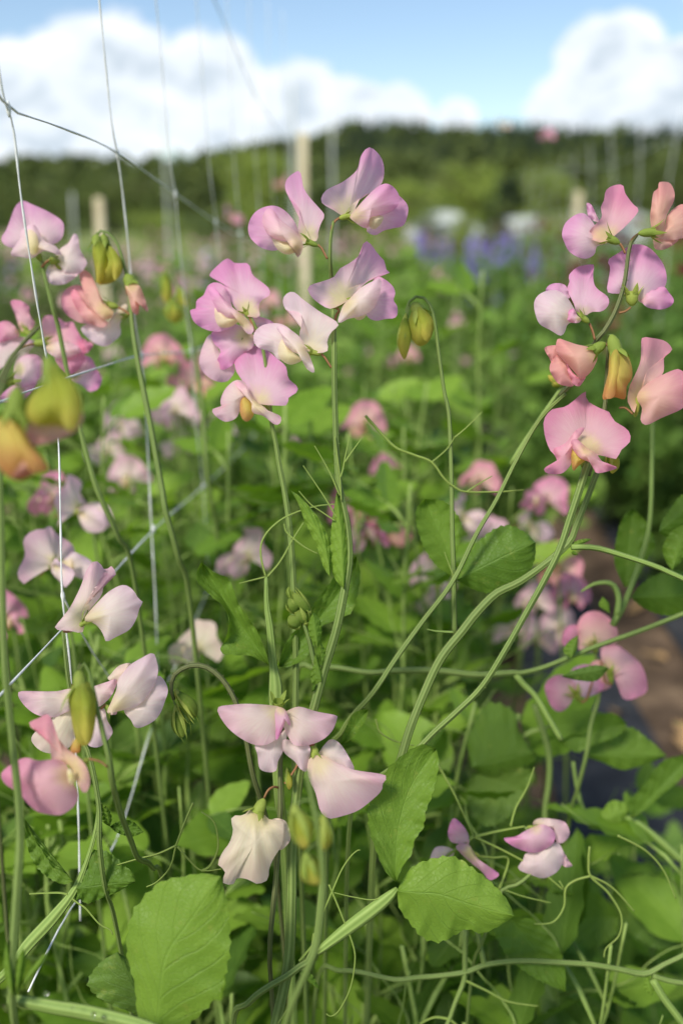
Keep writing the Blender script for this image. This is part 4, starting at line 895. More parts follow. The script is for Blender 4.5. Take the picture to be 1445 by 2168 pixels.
# ------------------------------------------------------------------ lower left flowers
s = Spray('stalk with three pale blush flowers, one high and two low', .55, (200, 1800))
s.stem('D', [(438,712,-3),(448,800,-3),(462,950,-3),(482,1090,-5),(520,1250,-9),(570,1450,-10),(610,1550,-8),(650,1700,-8),(690,1950,-8),(690,2168,-8)], [4,4.2,4.6,5,5,5.2,5.4,5.6,6,6], 'stem', ground=(0, .08), fuzz=(600, .2))
f = s.flower('D', (585,625), (520,700,2), (600,640,2), 17, [(440,712),(470,716),(520,702)], sep=1.4)
f.banner('petal_blush', (570,560), [(575,718,6),(480,708,7),(380,695,10),(430,620,8),(490,540,7),(560,400,4),(600,290,2),(655,222,-1),(700,245,-3),(732,288,-5),(772,256,-8),(808,310,-9),(780,328,-7),(740,302,-4),(712,310,-2),(718,380,0),(710,450,0),(670,510,0),(620,570,0),(590,620,0)], bulge=3, crease=(660,240,5))
f.wing('petal_pale', (770,590), [(590,640),(600,600),(670,520),(750,440),(830,395),(880,393),(930,430),(960,480),(993,510),(970,550),(950,620),(900,700),(800,755),(740,785),(720,740),(690,690),(650,655)], z0=3, bulge=8)
f = s.flower('D', (760,1260), (735,1220,-4), (770,1265,-2), 16, [(620,1330,-8),(680,1270,-6),(735,1222,-4)], sep=1.0)
f.banner('petal_pale', (900,1130), [(748,1278),(770,1210),(812,1110),(820,1050),(900,950),(980,900),(1060,862),(1087,910),(1099,1000),(1060,1110),(1000,1190),(940,1240),(860,1260)], z0=3, bulge=6, crease=(1050,880,3))
f.wing('petal_cream', (850,1000), [(770,1010),(830,950),(910,935),(890,1000),(830,1070),(750,1045)], z0=-4)
f.wing('petal_pale', (1010,1260), [(860,1262),(940,1225),(1000,1170),(1050,1090),(1095,1020),(1140,1050),(1168,1120),(1150,1190),(1110,1290),(1050,1350),(950,1386),(910,1330)], z0=-3, bulge=5)
f.wing('petal_blush', (780,1270), [(745,1262),(810,1268),(805,1292),(760,1290)], z0=-1, bulge=1)
f = s.flower('D', (560,1160), (540,1100,-8), (560,1150,-4), 17, [(480,1090,-6),(510,1085,-8),(540,1100,-8)], sep=1.0)
f.banner('petal_blush', (430,1190), [(570,1120),(480,1112),(400,1128),(300,1130),(140,1130),(130,1170),(180,1240),(260,1295),(370,1312),(440,1285),(520,1240),(570,1180)], z0=-1, bulge=4)
f.banner('petal_blush', (700,1150), [(570,1120),(650,1095),(740,1065),(813,1045),(800,1110),(760,1180),(690,1237),(620,1240),(570,1180)], z0=-1, bulge=4)
f.wing('petal_cream', (400,1420), [(370,1310),(440,1280),(500,1240),(525,1400),(500,1500),(440,1540),(350,1562),(270,1535),(216,1465),(260,1400),(330,1390)], z0=-5, bulge=5)
f.wing('petal_pale', (690,1390), [(600,1300),(690,1245),(730,1258),(745,1330),(784,1410),(740,1480),(680,1520),(610,1500),(590,1400)], z0=-5, bulge=5)

s = Spray('stalk with a coral pink flower and one yellow green bud before the blush flowers', .47, (290, 1880))
s.stem('D', [(545,985),(552,950),(575,935),(610,965),(640,1080),(660,1180),(690,1310),(720,1440),(750,1560),(780,1750,-6),(830,1950,-28),(910,2168,-60),(960,2290,-80)], [2.6,3,3.2,3.6,4.2,5,5.6,6,6.4,7,7.4,7.6,7.8], 'stem', ground=(.02, .1))
s.pbud('D', [(535,1040),(475,1160),(490,1280),(510,1400),(545,1490),(600,1508),(640,1460),(665,1330),(672,1200),(650,1110),(590,1045)], (550,1000), 'bud_yellow', (545,985), (565,1120), 46, [(560,940),(548,965),(545,990)], sep=1.7, fat=8, pmat='stem_dark', rim=[(560,1080),(600,1100),(640,1200),(640,1400),(600,1500),(560,1400),(545,1240)])
s.pbud('D', [(520,1460),(560,1480),(555,1550),(510,1560),(490,1530)], (550,1400), 'bud_amber', (0,0), (0,0), 1, fat=2, cal=False, z0=-3)
f = s.flower('D', (490,1720), (620,1600,-4), (560,1640,-2), 24, [(745,1655),(700,1620),(650,1605),(620,1600)], sep=.6)
f.banner('petal_coral', (450,1590), [(203,1345,-10),(260,1320,-10),(330,1287,-10),(362,1330,-8),(400,1450,-4),(480,1540,0),(560,1600,3),(612,1680,5),(626,1770,6),(590,1842,6),(552,1800,5),(522,1730,3),(500,1660,1),(440,1630,0),(365,1620,-2),(350,1520,-5),(310,1412,-8),(220,1382,-10)], z0=0, bulge=2, B=(490,1700))
f.wing('petal_rose', (300,1770), [(8,1700),(90,1630),(180,1590),(260,1612),(400,1605),(470,1650),(490,1740),(542,1830),(530,1910),(450,1980),(380,1992),(270,1972),(210,1930),(150,1860),(90,1812),(30,1770)], z0=4, bulge=9)
f.keel((490,1730), [(465,1680),(500,1675),(520,1720),(515,1775),(480,1770)], z0=8, bulge=3)

s = Spray('thick straight upright green stem in front of the coral pink flower', .45, (40, 2050), name='sweet_pea_vine')
s.stem('D', [(0,-700),(0,-300),(8,0),(18,500),(30,900),(58,1200),(88,1500),(110,1700),(130,1900),(140,2168),(120,2500),(100,2800),(80,3100)], [6,7,7.5,7.8,8,8.4,8.6,8.8,9,9.4,10,10,10], 'stem', ground=(0, .05))
s.leaf('I', (70,1060), (35,750), [(25,950),(20,850)], [(75,950),(60,830)], (), 'leaf_young', z=4, fold=-4)
s.leaf('I', (85,1065), (130,790), [(75,950),(95,850)], [(125,960),(140,870)], (), 'leaf_young', z=3, fold=-4)
s.leaf('I', (120,1010), (270,805), [(150,930),(215,850)], [(170,960),(240,880)], (), 'leaf_young', z=2, fold=-3)
s = Spray('pale flat winged stem beaded with water drops beside the large light green leaf', .46, (60, 2140), name='sweet_pea_vine')
s.stem('I', [(40,1080),(120,1085),(300,1118),(440,1140),(560,1165),(740,1208),(860,1250),(960,1300)], [9,13,15,16,16,15,14,14], 'stem_light', flat=.45, ridge=.16, ground=(.1, .1))
for (x, y, w) in [(250,1045,15), (510,1160,16), (560,1178,7), (395,1120,6)]:
    c = s.pt('I', x, y, 8); mb = MB(); rr = w/2.58*.46/FPX
    tube(mb, [c+UP*(rr*z) for z in (-1, -.8, -.4, 0, .4, .8, 1.1)], [rr*q for q in (.1, .6, .92, 1, .85, .5, .05)], 10); obj('water_drop', mb.build('water_drop', M['water_drop']), s.t)

# hooked hairy bud stalk
s = Spray('hairy stalk curved like a crook with two small green buds', .57, (500, 1500), name='bud_stalk')
s.stem('O', [(368,1482),(362,1460),(366,1434),(382,1418),(410,1408),(440,1414),(468,1436),(490,1468),(505,1505),(520,1560,-8),(535,1640,-14)], [4,4.4,5,5.4,5.8,6,6,6,6,6,6], 'stem_dark', ground=(.02, .1), fuzz=(700, .09))
s.bud('O', (372,1462), (410,1522), 15, 'bud_green', cover=1.05); s.bud('O', (372,1495), (392,1560), 15, 'bud_green', [(366,1465),(368,1485),(374,1500)], cover=1.05)

# ------------------------------------------------------------------ three blush flowers low in the middle
s = Spray('stalk with three wide blush and cream flowers hanging above the serrated leaves', .55, (600, 2000))
s.stem('E', [(600,180,-8),(612,400,-8),(608,560,-7),(605,700,-6),(608,850,-6),(600,950,-8),(590,1150,-10),(575,1350,-10),(560,1500,-10)], [3.4,4.2,5,5.5,6,6,6,6,6], 'stem_dark', ground=(0, .08))
f = s.flower('E', (600,175), (588,205,-6), (592,140,-3), 36, None, sep=1.1)
f.banner('petal_blush', (470,270), [(610,190),(560,170),(400,158),(280,165),(195,180),(198,230),(260,320),(350,392),(440,432),(520,428),(590,380),(622,300)], z0=6, bulge=6, tilt=(0,6))
f.banner('petal_blush', (770,290), [(600,195),(640,210),(680,190),(740,178),(850,210),(975,235),(982,262),(950,340),(880,402),(780,436),(700,432),(660,380),(625,300)], z0=6, bulge=6, tilt=(0,6))
f.petal('banner_fold', 'petal_mauve', (630,250), [(590,180),(640,200),(675,290),(660,300),(640,270),(620,330),(580,400),(575,300),(570,220)], z0=13, bulge=3, ruf=.5)
f.wing('petal_pale', (540,490), [(440,425),(520,400),(600,365),(655,310),(645,400),(622,480),(592,540),(580,602),(530,614),(470,590),(455,500)], z0=1, bulge=4, waves=3, ruf=2)
f.wing('petal_pale', (720,490), [(625,400),(700,405),(795,430),(805,500),(782,606),(740,592),(700,540),(632,482)], z0=1, bulge=4, waves=3, ruf=2)
f = s.flower('E', (840,500), (835,440,0), (838,505,2), 26, [(635,690,-6),(700,600,-8),(790,450,-4),(830,430)], sep=.9)
f.banner('petal_blush', (960,680), [(795,530),(860,498),(930,520),(1000,560),(1100,598),(1306,634),(1287,690),(1277,740),(1200,812),(1120,870),(1020,905),(930,921),(872,870),(840,750),(790,640)], z0=4, bulge=7, ruf=.8, crease=(1290,690,4), pleat=(9, .8))
f.wing('petal_pale', (980,500), [(860,500),(910,418),(950,394),(1000,420),(1050,490),(1098,595),(1020,590),(930,545)], z0=-4, bulge=3)
f = s.flower('E', (445,870), (500,790,2), (450,890,4), 38, [(592,715,-6),(560,712,-2),(525,735),(500,785)], sep=.8)
f.banner('petal_cream', (440,1080), [(400,865),(500,898),(540,930),(622,935),(628,1010),(615,1100),(560,1190),(532,1260),(522,1330),(450,1357),(400,1330),(350,1318),(310,1322),(290,1362),(223,1347),(240,1270),(193,1230),(220,1150),(270,1080),(292,1000),(280,940),(292,903),(365,900)], z0=2, bulge=8, ruf=.5, waves=4, pleat=(13, 2.6))
f.wing('petal_cream', (610,1020), [(550,930),(640,938),(677,1040),(650,1100),(600,1130),(560,1050)], z0=-4, bulge=3)
s.bud('E', (650,590,-8), (655,730,-8), 28, 'bud_yellow', cover=.9)

s = Spray('stalk with three small green buds in front of the cream flower', .41, (683, 1870), name='bud_stalk')
s.stem('E', [(785,600),(800,700),(830,850),(860,1000),(880,1150),(888,1350),(880,1500),(850,1750),(800,1900)], [4,5,6,6.6,7,7.4,7.6,8,8], 'stem', ground=(0, .08))
s.bud('E', (700,840), (770,1130), 78, 'bud_yellow', [(820,800),(760,800),(700,840)], cover=.9); s.bud('E', (895,905), (880,1150), 52, 'bud_yellow', [(845,900),(870,890),(895,905)], cover=.9)
s.bud('E', (770,1160), (880,1350), 70, 'bud_yellow', [(870,1080),(810,1110),(770,1160)], cover=.8)

# ------------------------------------------------------------------ traced leaves and tendrils, lower part
s = Spray('broad winged vine with a pair of wavy leaves under the bud cluster', .59, (600, 1600), name='sweet_pea_vine')
s.stem('F', [(550,965),(555,1150),(575,1300),(598,1540),(610,1640),(612,1746),(616,1900),(618,2100)], [3.6,6,8,9,14,15,14,12], 'stem_light', flat=.5, ridge=.12, ground=(0, .08))
s.leaf('F', (570,1530), (140,872), [(450,1472),(350,1467),(258,1446),(300,1340),(312,1230),(272,1150),(200,1090),(115,1000),(108,940)], [(552,1450),(522,1380),(492,1310),(432,1220),(372,1130),(342,1040),(302,972),(222,938)], [(430,1330),(330,1190),(220,1010)], 'leaf', z=4, fold=9, ruf=2.4, waves=5, zt=6)
s.leaf('F', (630,1540), (1125,835), [(650,1450),(700,1350),(740,1305),(820,1200),(870,1120),(935,1035),(1040,900)], [(700,1540),(810,1475),(885,1350),(900,1290),(1000,1240),(1098,1190),(1140,1050),(1150,930)], [(760,1400),(900,1220),(1040,1030)], 'leaf', z=-12, fold=7, ruf=2.2, waves=5)
for pts in [[(548,965),(520,850),(520,760),(560,680),(650,600),(770,545),(880,515),(990,503)], [(560,965),(640,870),(720,730),(790,620)], [(545,970),(480,985),(380,1010)], [(720,720),(680,680),(665,630)], [(720,720),(800,780),(880,820)]]:
    s.tendril('F', pts, 2.3)

s = Spray('vine with two bright serrated leaves on a flat winged stalk', .56, (640, 2080), name='sweet_pea_vine')
s.stem('J', [(452,820),(440,950),(425,1080),(385,1190),(330,1220),(300,1250)], [7.5,8.5,9,9,8,8], 'stem', ground=(0, .06))
s.stem('J', [(425,1150),(560,1045),(680,955),(760,890),(802,848)], [8,14,15,12,5], 'stem_light', flat=.4, ridge=.12, name='petiole')
s.leaf('J', (795,818), (985,190), [(740,760),(690,640),(668,560),(663,470),(700,370),(760,280),(840,210),(920,170)], [(830,740),(868,690),(884,620),(925,560),(937,480),(962,420),(986,330),(997,250)], [(800,600),(860,380)], 'leaf', z=2, fold=6, ruf=2.0, waves=6, zt=-4)
s.leaf('J', (800,860), (1352,978), [(830,798),(880,740),(990,702),(1080,702),(1180,770),(1260,835),(1320,905)], [(810,940),(860,1010),(920,1080),(1000,1102),(1070,1070),(1130,1040),(1200,1060),(1290,1020)], [(900,868),(1000,875),(1150,925)], 'leaf_young', z=6, fold=-7, ruf=1.6, waves=5, zt=2)
s.tendril('J', [(340,1190),(400,1120),(430,1070),(440,1085),(410,1060),(395,1150),(340,1320),(240,1485)], 2.6)
s.tendril('J', [(430,1010),(470,920),(500,850),(540,760),(580,700),(612,670),(628,668)], 2.2)
s.tendril('J', [(480,830),(510,900),(550,1000),(595,1120),(602,1200),(580,1320),(530,1420),(490,1450),(468,1438)], 2.2)
s.tendril('J', [(800,850),(700,900),(600,890),(505,868)], 2.0)
s.leaf('J', (335,1240), (442,1330), [(390,1240)], [(370,1280)], (), 'leaf_young', fold=-3)
s.tendril('J', [(700,50),(705,70),(720,110),(780,150),(880,175)], 2.0, d=.6)
s.leaf('J', (530,180), (665,5), [(560,90),(600,20)], [(590,140),(650,60)], (), 'leaf', z=-6, fold=4)

s = Spray('vine with one large light green leaf standing upright beside the cream flower', .49, (335, 2168), name='sweet_pea_vine')
s.stem('I', [(850,1330),(845,1260),(820,1400)], [8,7,8], 'stem_light', ground=(0, .06))
s.leaf('I', (850,1290), (1205,400), [(760,1210),(735,1000),(700,870),(690,760),(720,610),(790,510),(880,430),(1000,403),(1100,386)], [(1000,1230),(1080,1170),(1190,1050),(1240,900),(1257,760),(1240,550)], [(870,1050),(910,830),(1040,640)], 'leaf_young', z=0, fold=-6, ruf=1.2, waves=4, roll=4)
s.leaf('I', (830,1180), (640,815), [(620,1110),(520,1050),(478,980),(540,880)], [(760,1150),(755,1000),(720,880)], (), 'leaf_old', z=-34, fold=-5)
s = Spray('flat winged vine with a notched leaf, left of the big upright leaf', .57, (60, 2000), name='sweet_pea_vine')
s.stem('I', [(540,0),(520,160),(470,330),(405,480),(280,640),(150,780),(60,900)], [3,4.4,5,8,13,13,10], 'stem_light', flat=.45, ridge=.12, ground=(-.05, .06))
s.leaf('I', (415,470), (740,430), [(430,390),(470,300),(540,252),(620,290),(690,350),(735,395)], [(405,545),(435,530),(480,552),(560,520),(660,480)], [(520,455),(630,440)], 'leaf', z=2, fold=-4, ruf=1.6)
s.leaf('I', (400,430), (135,90), [(340,445),(250,400),(180,320),(140,200)], [(350,380),(285,350),(235,270),(200,220)], (), 'leaf', z=2, fold=4, ruf=1.6)
s.leaf('I', (600,130), (785,160), [(650,100),(720,98)], [(640,165),(720,185)], (), 'leaf', z=2, fold=3, ruf=2)
s.leaf('I', (600,130), (545,0), [(560,100)], [(612,80),(590,30)], (), 'leaf', z=2, fold=3, ruf=2)
for pts in [[(370,500),(320,492),(240,494),(160,498)], [(370,505),(420,545),(470,580),(540,660),(600,695),(615,720)], [(1055,0),(1000,130),(960,240),(930,350),(860,430),(800,460)], [(960,235),(860,280),(760,305),(640,340)], [(970,240),(1030,310),(1100,370),(1210,362)], [(1100,372),(1150,340),(1190,240),(1170,110),(1100,50)]]:
    s.tendril('I', pts, 2.6)

s = Spray('low stalk with forked tendrils and two small lilac pink flowers behind a serrated leaf', .64, (1000, 1850))
s.stem('K', [(590,695),(640,760),(650,900),(560,1000),(470,1030),(450,1100)], [3,3.4,4,4,4,4], 'stem', ground=(0, .08))
s.tendril('K', [(320,745),(450,715),(590,690)], 3.4)
f = s.flower('K', (640,690), (600,692), (650,700), 12)
f.wing('petal_mauve', (630,760), [(475,755),(540,745),(600,710),(680,680),(742,710),(752,760),(720,802),(650,832),(580,822),(510,790)], z0=6, bulge=6)
f.banner('petal_blush', (750,690), [(635,665),(680,645),(790,660),(822,690),(830,740),(790,782),(755,765),(745,705),(690,690),(640,690)], z0=-2)
f.wing('petal_pale', (680,890), [(600,835),(720,790),(765,775),(798,830),(792,890),(760,940),(690,972),(620,952),(553,920),(580,870)], z0=0, bulge=6)
f.wing('petal_blush', (810,880), [(790,820),(830,880),(846,905),(812,912),(788,890)], z0=-4, bulge=2)
s.tendril('K', [(450,1030,-4),(500,870,-4),(420,860),(345,850)], 3.0)
f = s.flower('K', (300,830), (345,850), (300,830), 12)
f.banner('petal_mauve', (235,720), [(173,720),(200,648),(240,670),(282,730),(284,792),(230,785),(188,772)], z0=0)
f.wing('petal_mauve', (310,850), [(215,800),(280,785),(332,860),(400,920),(452,950),(400,982),(350,930),(270,865)], z0=5)
f.wing('petal_pale', (130,840), [(78,872),(100,810),(150,798),(205,820),(190,862),(120,885)], z0=-4)
for pts, r_ in [([(120,360),(200,500),(260,630),(312,745)], 3), ([(312,745),(240,800),(170,850),(100,930)], 4), ([(315,748),(450,810),(600,890),(720,970),(800,1035),(775,985)], 2.8), ([(512,690),(540,590),(600,480),(640,370)], 2.6), ([(470,1030),(580,1070),(730,1105)], 2), ([(940,800),(935,880),(945,960),(1040,1050),(1110,1170),(1100,1280),(1030,1350),(1018,1400)], 3), ([(945,960),(860,985),(810,1030),(800,1130),(740,1210),(640,1220)], 3), ([(945,960),(1060,1020),(1180,1150)], 2.6), ([(1090,740),(1240,820),(1340,930),(1405,1080)], 2.6)]:
    s.tendril('K', pts, r_)
s = Spray('jointed vine running level below the low lilac pink flowers', .66, (1380, 2068), name='sweet_pea_vine')
s.stem('K', [(1520,1340),(1445,1390),(1340,1440),(1240,1490),(1100,1465),(950,1440),(800,1430),(560,1420),(380,1440),(270,1480),(130,1500),(0,1510),(-120,1520)], [6,6,6,7.5,6.5,6.5,6.5,6.5,6.5,6.5,6,6,6], 'stem', ground=(-.04, .04))
s.stem('K', [(1280,1520),(1340,1620),(1400,1700),(1445,1760),(1500,1840)], [8,8,8,8,8], 'stem_light', name='side_stem')
s.stem('K', [(1280,1500),(1380,1530),(1500,1545)], [6,6,6], 'stem', name='side_stem')
s.leaf('K', (1250,1490), (1275,1610), [(1230,1560)], [(1290,1560)], (), 'leaf_young', fold=-2)
s.stem('K', [(330,1250),(350,1350),(372,1450)], [5,6,6], 'stem', name='side_stem'); s.stem('K', [(268,1250),(265,1400),(262,1520),(215,1640),(180,1740),(150,1800)], [6,6,6,5,5,5], 'stem', name='side_stem')
s.tendril('K', [(265,1525),(380,1580),(500,1640),(660,1665)], 3); s.tendril('K', [(180,1735),(100,1725),(20,1760)], 3); s.tendril('K', [(180,1735),(250,1790)], 3)
s.leaf('K', (500,1180), (810,1590), [(420,1240),(500,1400),(640,1510)], [(640,1200),(760,1330),(805,1450)], [(610,1320),(720,1450)], 'leaf', z=-10, fold=5, ruf=1.2)
s = Spray('vine with broad serrated leaves over the brown soil of the path', .78, (1200, 1700), name='sweet_pea_vine')
s.stem('K', [(640,30),(680,150),(720,300),(720,450),(700,600),(700,800)], [6,7,7,7,7,7], 'stem', ground=(0, .1))
s.stem('K', [(850,340),(870,470),(900,590),(950,660),(1160,650),(1445,880)], [4,4.4,5,5,6,9], 'stem_light', name='side_stem')
s.leaf('K', (780,230), (1140,130), [(850,190),(920,190),(960,110),(1060,75)], [(870,290),(960,250),(1100,195)], (), 'leaf', z=10, fold=5)
s.leaf('K', (900,310), (1360,310), [(960,230),(1140,150),(1260,220)], [(1000,340),(1120,385),(1250,350)], (), 'leaf', z=0, fold=-5, ruf=1.5)
s.leaf('K', (1165,650), (1500,290), [(1150,560),(1220,480),(1330,340),(1420,310)], [(1240,600),(1340,510),(1445,420)], (), 'leaf', z=4, fold=5, ruf=2)
s.leaf('K', (930,700), (1160,600), [(985,640),(1050,555),(1120,560)], [(1000,710),(1100,680)], (), 'leaf_young', z=6, fold=-4, ruf=2)
s.leaf('K', (300,370), (640,290), [(280,220),(330,100),(400,20),(520,60),(560,180)], [(400,420),(520,390),(640,340)], (), 'leaf', z=-6, fold=-5)
s.leaf('K', (310,400), (600,500), [(400,380),(540,370),(640,400)], [(280,460),(290,600),(380,690),(500,640)], (), 'leaf_old', z=-14, fold=5)
s.leaf('K', (1100,1180), (760,1210), [(1000,1060),(880,1040),(800,1100)], [(1080,1280),(960,1350),(840,1300)], (), 'leaf', z=-40, fold=5)
s.leaf('K', (1080,980), (1480,1350), [(1060,1120),(1150,1260),(1300,1350)], [(1200,940),(1400,980),(1480,1150)], (), 'leaf_old', z=-70, fold=6)

# ------------------------------------------------------------------ free-standing sweet peas of the rows behind (same make, not traced)
def fan(mb, base, out, B=None, n=24, rings=5, mi=0):
    """out(theta 0..1) -> rim point; fan from base with a domed middle"""
    base = Vector(base); v = [base]; pv = [(0, 0, 0)]; f = []
    for k in range(1, rings+1):
        s_ = k/rings
        for i in range(n+1):
            t = i/n; p, nrm, dome = out(t); p = Vector(p)
            v.append(base+(p-base)*s_+Vector(nrm)*(dome*(s_-s_*s_)*4)); pv.append((t*2.4-1.2, s_, s_))
    for i in range(n): f.append((0, 1+i, 2+i))
    for k in range(rings-1):
        for i in range(n): a = 1+k*(n+1)+i; f.append((a, a+n+1, a+n+2, a+1))
    mb.add(v, f, pv, mi)
def flower_parts(seed):
    r = random.Random(seed); rf = r.uniform(.25, .6); wv = r.uniform(0, 6.28); sp_ = r.uniform(.35, .8); am = r.uniform(.002, .0045)
    def banner(t):
        th = (t-.5)*math.radians(236); R = .027*(1+.10*math.cos(3*th)-.10*math.exp(-(th/.16)**2))
        y = math.sin(th)*R*1.06; z = math.cos(th)*R+.004
        x = -.004-rf*(y*y/.05)-.25*max(z, 0)+am*math.sin(th*5+wv)
        return (x, y, z), (1, 0, 0), -.002
    def wing(sd):
        def fn(t):
            th = t*2*math.pi; L = .015+.012*math.cos(th-.35); x = .002+.014+.016*math.cos(th); z = -.003+.0125*math.sin(th)-.10*x
            y = sd*(.004+sp_*(.25*x+.32*abs(z+.004)))+am*.6*math.sin(th*3+wv)
            return (x, y, z), (0, sd, .2), .003
        return fn
    out = []
    mb = MB(); fan(mb, (0, 0, 0), banner); out.append(mb)
    for sd in (-1, 1): mb = MB(); fan(mb, (.002, sd*.002, -.001), wing(sd), n=22); out.append(mb)
    mb = MB(); tube(mb, [(0, 0, -.001), (.006, 0, -.004), (.012, 0, -.005), (.018, 0, -.001), (.021, 0, .005)], [.002, .0042, .005, .004, .0008], 10, .6, (0, 0, 1))
    mb.pv = [(a, b*.9, b) for a, b, c in mb.pv]; out.append(mb)
    mb = MB(); calyx(mb, (-.011, 0, -.004), (-.001, 0, -.001), .0042, 1.0, seed); tube(mb, [(-.028, 0, -.012), (-.02, 0, -.006), (-.011, 0, -.004)], .0008, 6, mi=1); out.append(mb)
    return out
PART = {}
COLS = dict(lilac=('petal_lilac', 'petal_lilac'), pale=('petal_blush', 'petal_pale'), rose=('petal_rose', 'petal_rose'), coral=('petal_coral', 'petal_salmon'), blush=('petal_blush', 'petal_blush'), cream=('petal_cream', 'petal_cream'), mauve=('petal_mauve', 'petal_lilac'))
SHP = [flower_parts(100+k) for k in range(3)]
def part_mesh(k, j, mats, name):
    key = (k, j, tuple(mats))
    if key not in PART: PART[key] = SHP[k][j].build(name, [M[m] for m in mats])
    return PART[key]
def add_flower(parent, loc, face, up, scale, col, k):
    """face: direction the flower looks"""
    x = Vector(face).normalized(); z = Vector(up); z = (z-x*z.dot(x)).normalized(); y = z.cross(x)
    mt = Matrix.Translation(loc) @ Matrix((x, y, z)).transposed().to_4x4() @ Matrix.Scale(scale, 4)
    fo = obj('flower', part_mesh(k, 4, ('sepal', 'pedicel'), 'flower'), parent, mtx=mt)
    a, b = COLS[col]
    obj('banner_petal', part_mesh(k, 0, (a,), 'banner_petal'), fo)
    for j in (1, 2): obj('wing_petal', part_mesh(k, j, (b,), 'wing_petal'), fo)
    obj('keel', part_mesh(k, 3, ('keel',), 'keel'), fo); return fo

COLNAME = dict(lilac='lilac', pale='pale blush', rose='deep pink', coral='coral', blush='blush pink', cream='cream', mauve='mauve')
def back_spray(px, py, d, col, seed, n=2, size=1.0):
    r = random.Random(seed); top = P(px, py, d)
    t = empty('sweet_pea_stalk', (top.x, top.y+.02, .02), 'blurred sweet pea stalk with %s flowers among the vines behind' % COLNAME[col], 'sweet pea', 'background stalks with %s flowers' % COLNAME[col])
    o = t.location; tp = top-o; mb = MB()
    dx, dy = r.uniform(-.03, .03), r.uniform(-.02, .04)
    tube(mb, spline([(tp.x-.004, tp.y+.014, tp.z+.004), (tp.x+dx*.1, tp.y+.016, tp.z-.06), (tp.x+dx*.6, tp.y+dy*.5, tp.z-.22), (tp.x+dx, tp.y+dy, tp.z*.45), (0, 0, 0)], 16), [.0012+.0012*i/15 for i in range(16)], 7); obj('stem', mb.build('stem', M['stem']), t)
    for k in range(n):
        a = r.uniform(-1.5, 1.5); off = Vector((r.uniform(-.014, .014)+(.016 if k % 2 else -.008), 0, -.030*k*size+.004))
        face = -FWD*math.cos(a)+RIGHT*math.sin(a)+Vector((0, 0, r.uniform(-.25, .1)))
        add_flower(t, tp+off, face, (r.uniform(-.25, .25), 0, 1), size*.84*r.uniform(.9, 1.08), col, r.randrange(3))
SP = [(372,762,1.15,'coral',2),(398,812,1.2,'coral',1),(362,878,1.1,'blush',1),(410,896,1.3,'blush',1),(262,905,1.3,'pale',1),(228,960,1.3,'pale',1),(128,1065,1.0,'rose',1),(190,1090,.86,'pale',1),
      (305,1025,1.1,'blush',1),(402,950,1.35,'pale',1),(482,922,1.35,'pale',1),(522,1190,.95,'blush',1),(438,1385,.85,'cream',1),(758,1090,1.0,'rose',1),(792,1142,1.0,'mauve',1),(858,1135,1.0,'coral',1),(820,1000,1.35,'rose',2),
      (752,905,1.5,'coral',1),(800,905,1.2,'coral',1),(1045,1030,1.15,'coral',1),(1002,1100,1.1,'pale',2),(1150,1065,1.1,'rose',1),(1132,1120,1.15,'pale',1),(1192,1212,1.05,'coral',1),(1150,1285,1.1,'blush',2),(1208,1270,1.1,'rose',1),
      (1105,1340,1.2,'pale',1),(1148,1355,1.2,'blush',1),(962,1238,.95,'pale',1),(905,1278,1.2,'cream',1),(118,1205,.72,'pale',1),(498,462,2.2,'rose',1),(604,392,3.0,'coral',1),(580,648,1.8,'coral',2),(882,760,2.0,'coral',1),(22,1320,.9,'rose',1),
      (612,960,1.8,'blush',1),(660,880,2.2,'coral',1),(250,760,2.6,'blush',2),(450,640,3.2,'blush',2),(380,600,3.4,'rose',2),(310,560,3.8,'blush',3),(540,560,4.2,'blush',3),(430,545,4.6,'pale',3),(1160,290,3.0,'rose',1),(1066,268,3.0,'cream',1)]
for i, (px, py, d, c, n) in enumerate(SP): back_spray(px, py, d, c, 500+i, n)

# leaf, tendril and vine prototypes
def leaf_mesh(seed, L=.058, W=.030, mat='leaf'):
    r = random.Random(seed); n, k = 12, 4; v = []; pv = []; f = []; ph = r.uniform(0, 6.28); fold = r.uniform(-.25, .35); bend = r.uniform(-.5, .3); amp = r.uniform(.001, .0028)
    for i in range(n+1):
        t = i/n; w = W*.5*(math.sin(math.pi*t**.78)**.72)*(1.05-.12*t)
        for j in range(-k, k+1):
            u = j/k; z = fold*abs(u)*w+bend*L*.35*t*t+amp*u*u*math.sin(t*25+ph*(1 if j > 0 else 2))
            v.append((u*w, L*t, z)); pv.append((u, t, 0))
    q = 2*k+1
    for i in range(n):
        for j in range(q-1): a = i*q+j; f.append((a, a+1, a+q+1, a+q))
    return mesh('leaf', v, f, M[mat], pv)
LEAVES = [leaf_mesh(200+i, .050+.004*i, .028+.003*(i % 3), ('leaf_row', 'leaf_row', 'leaf_row_young', 'leaf_row_old', 'leaf_row', 'leaf_row_young')[i]) for i in range(6)]
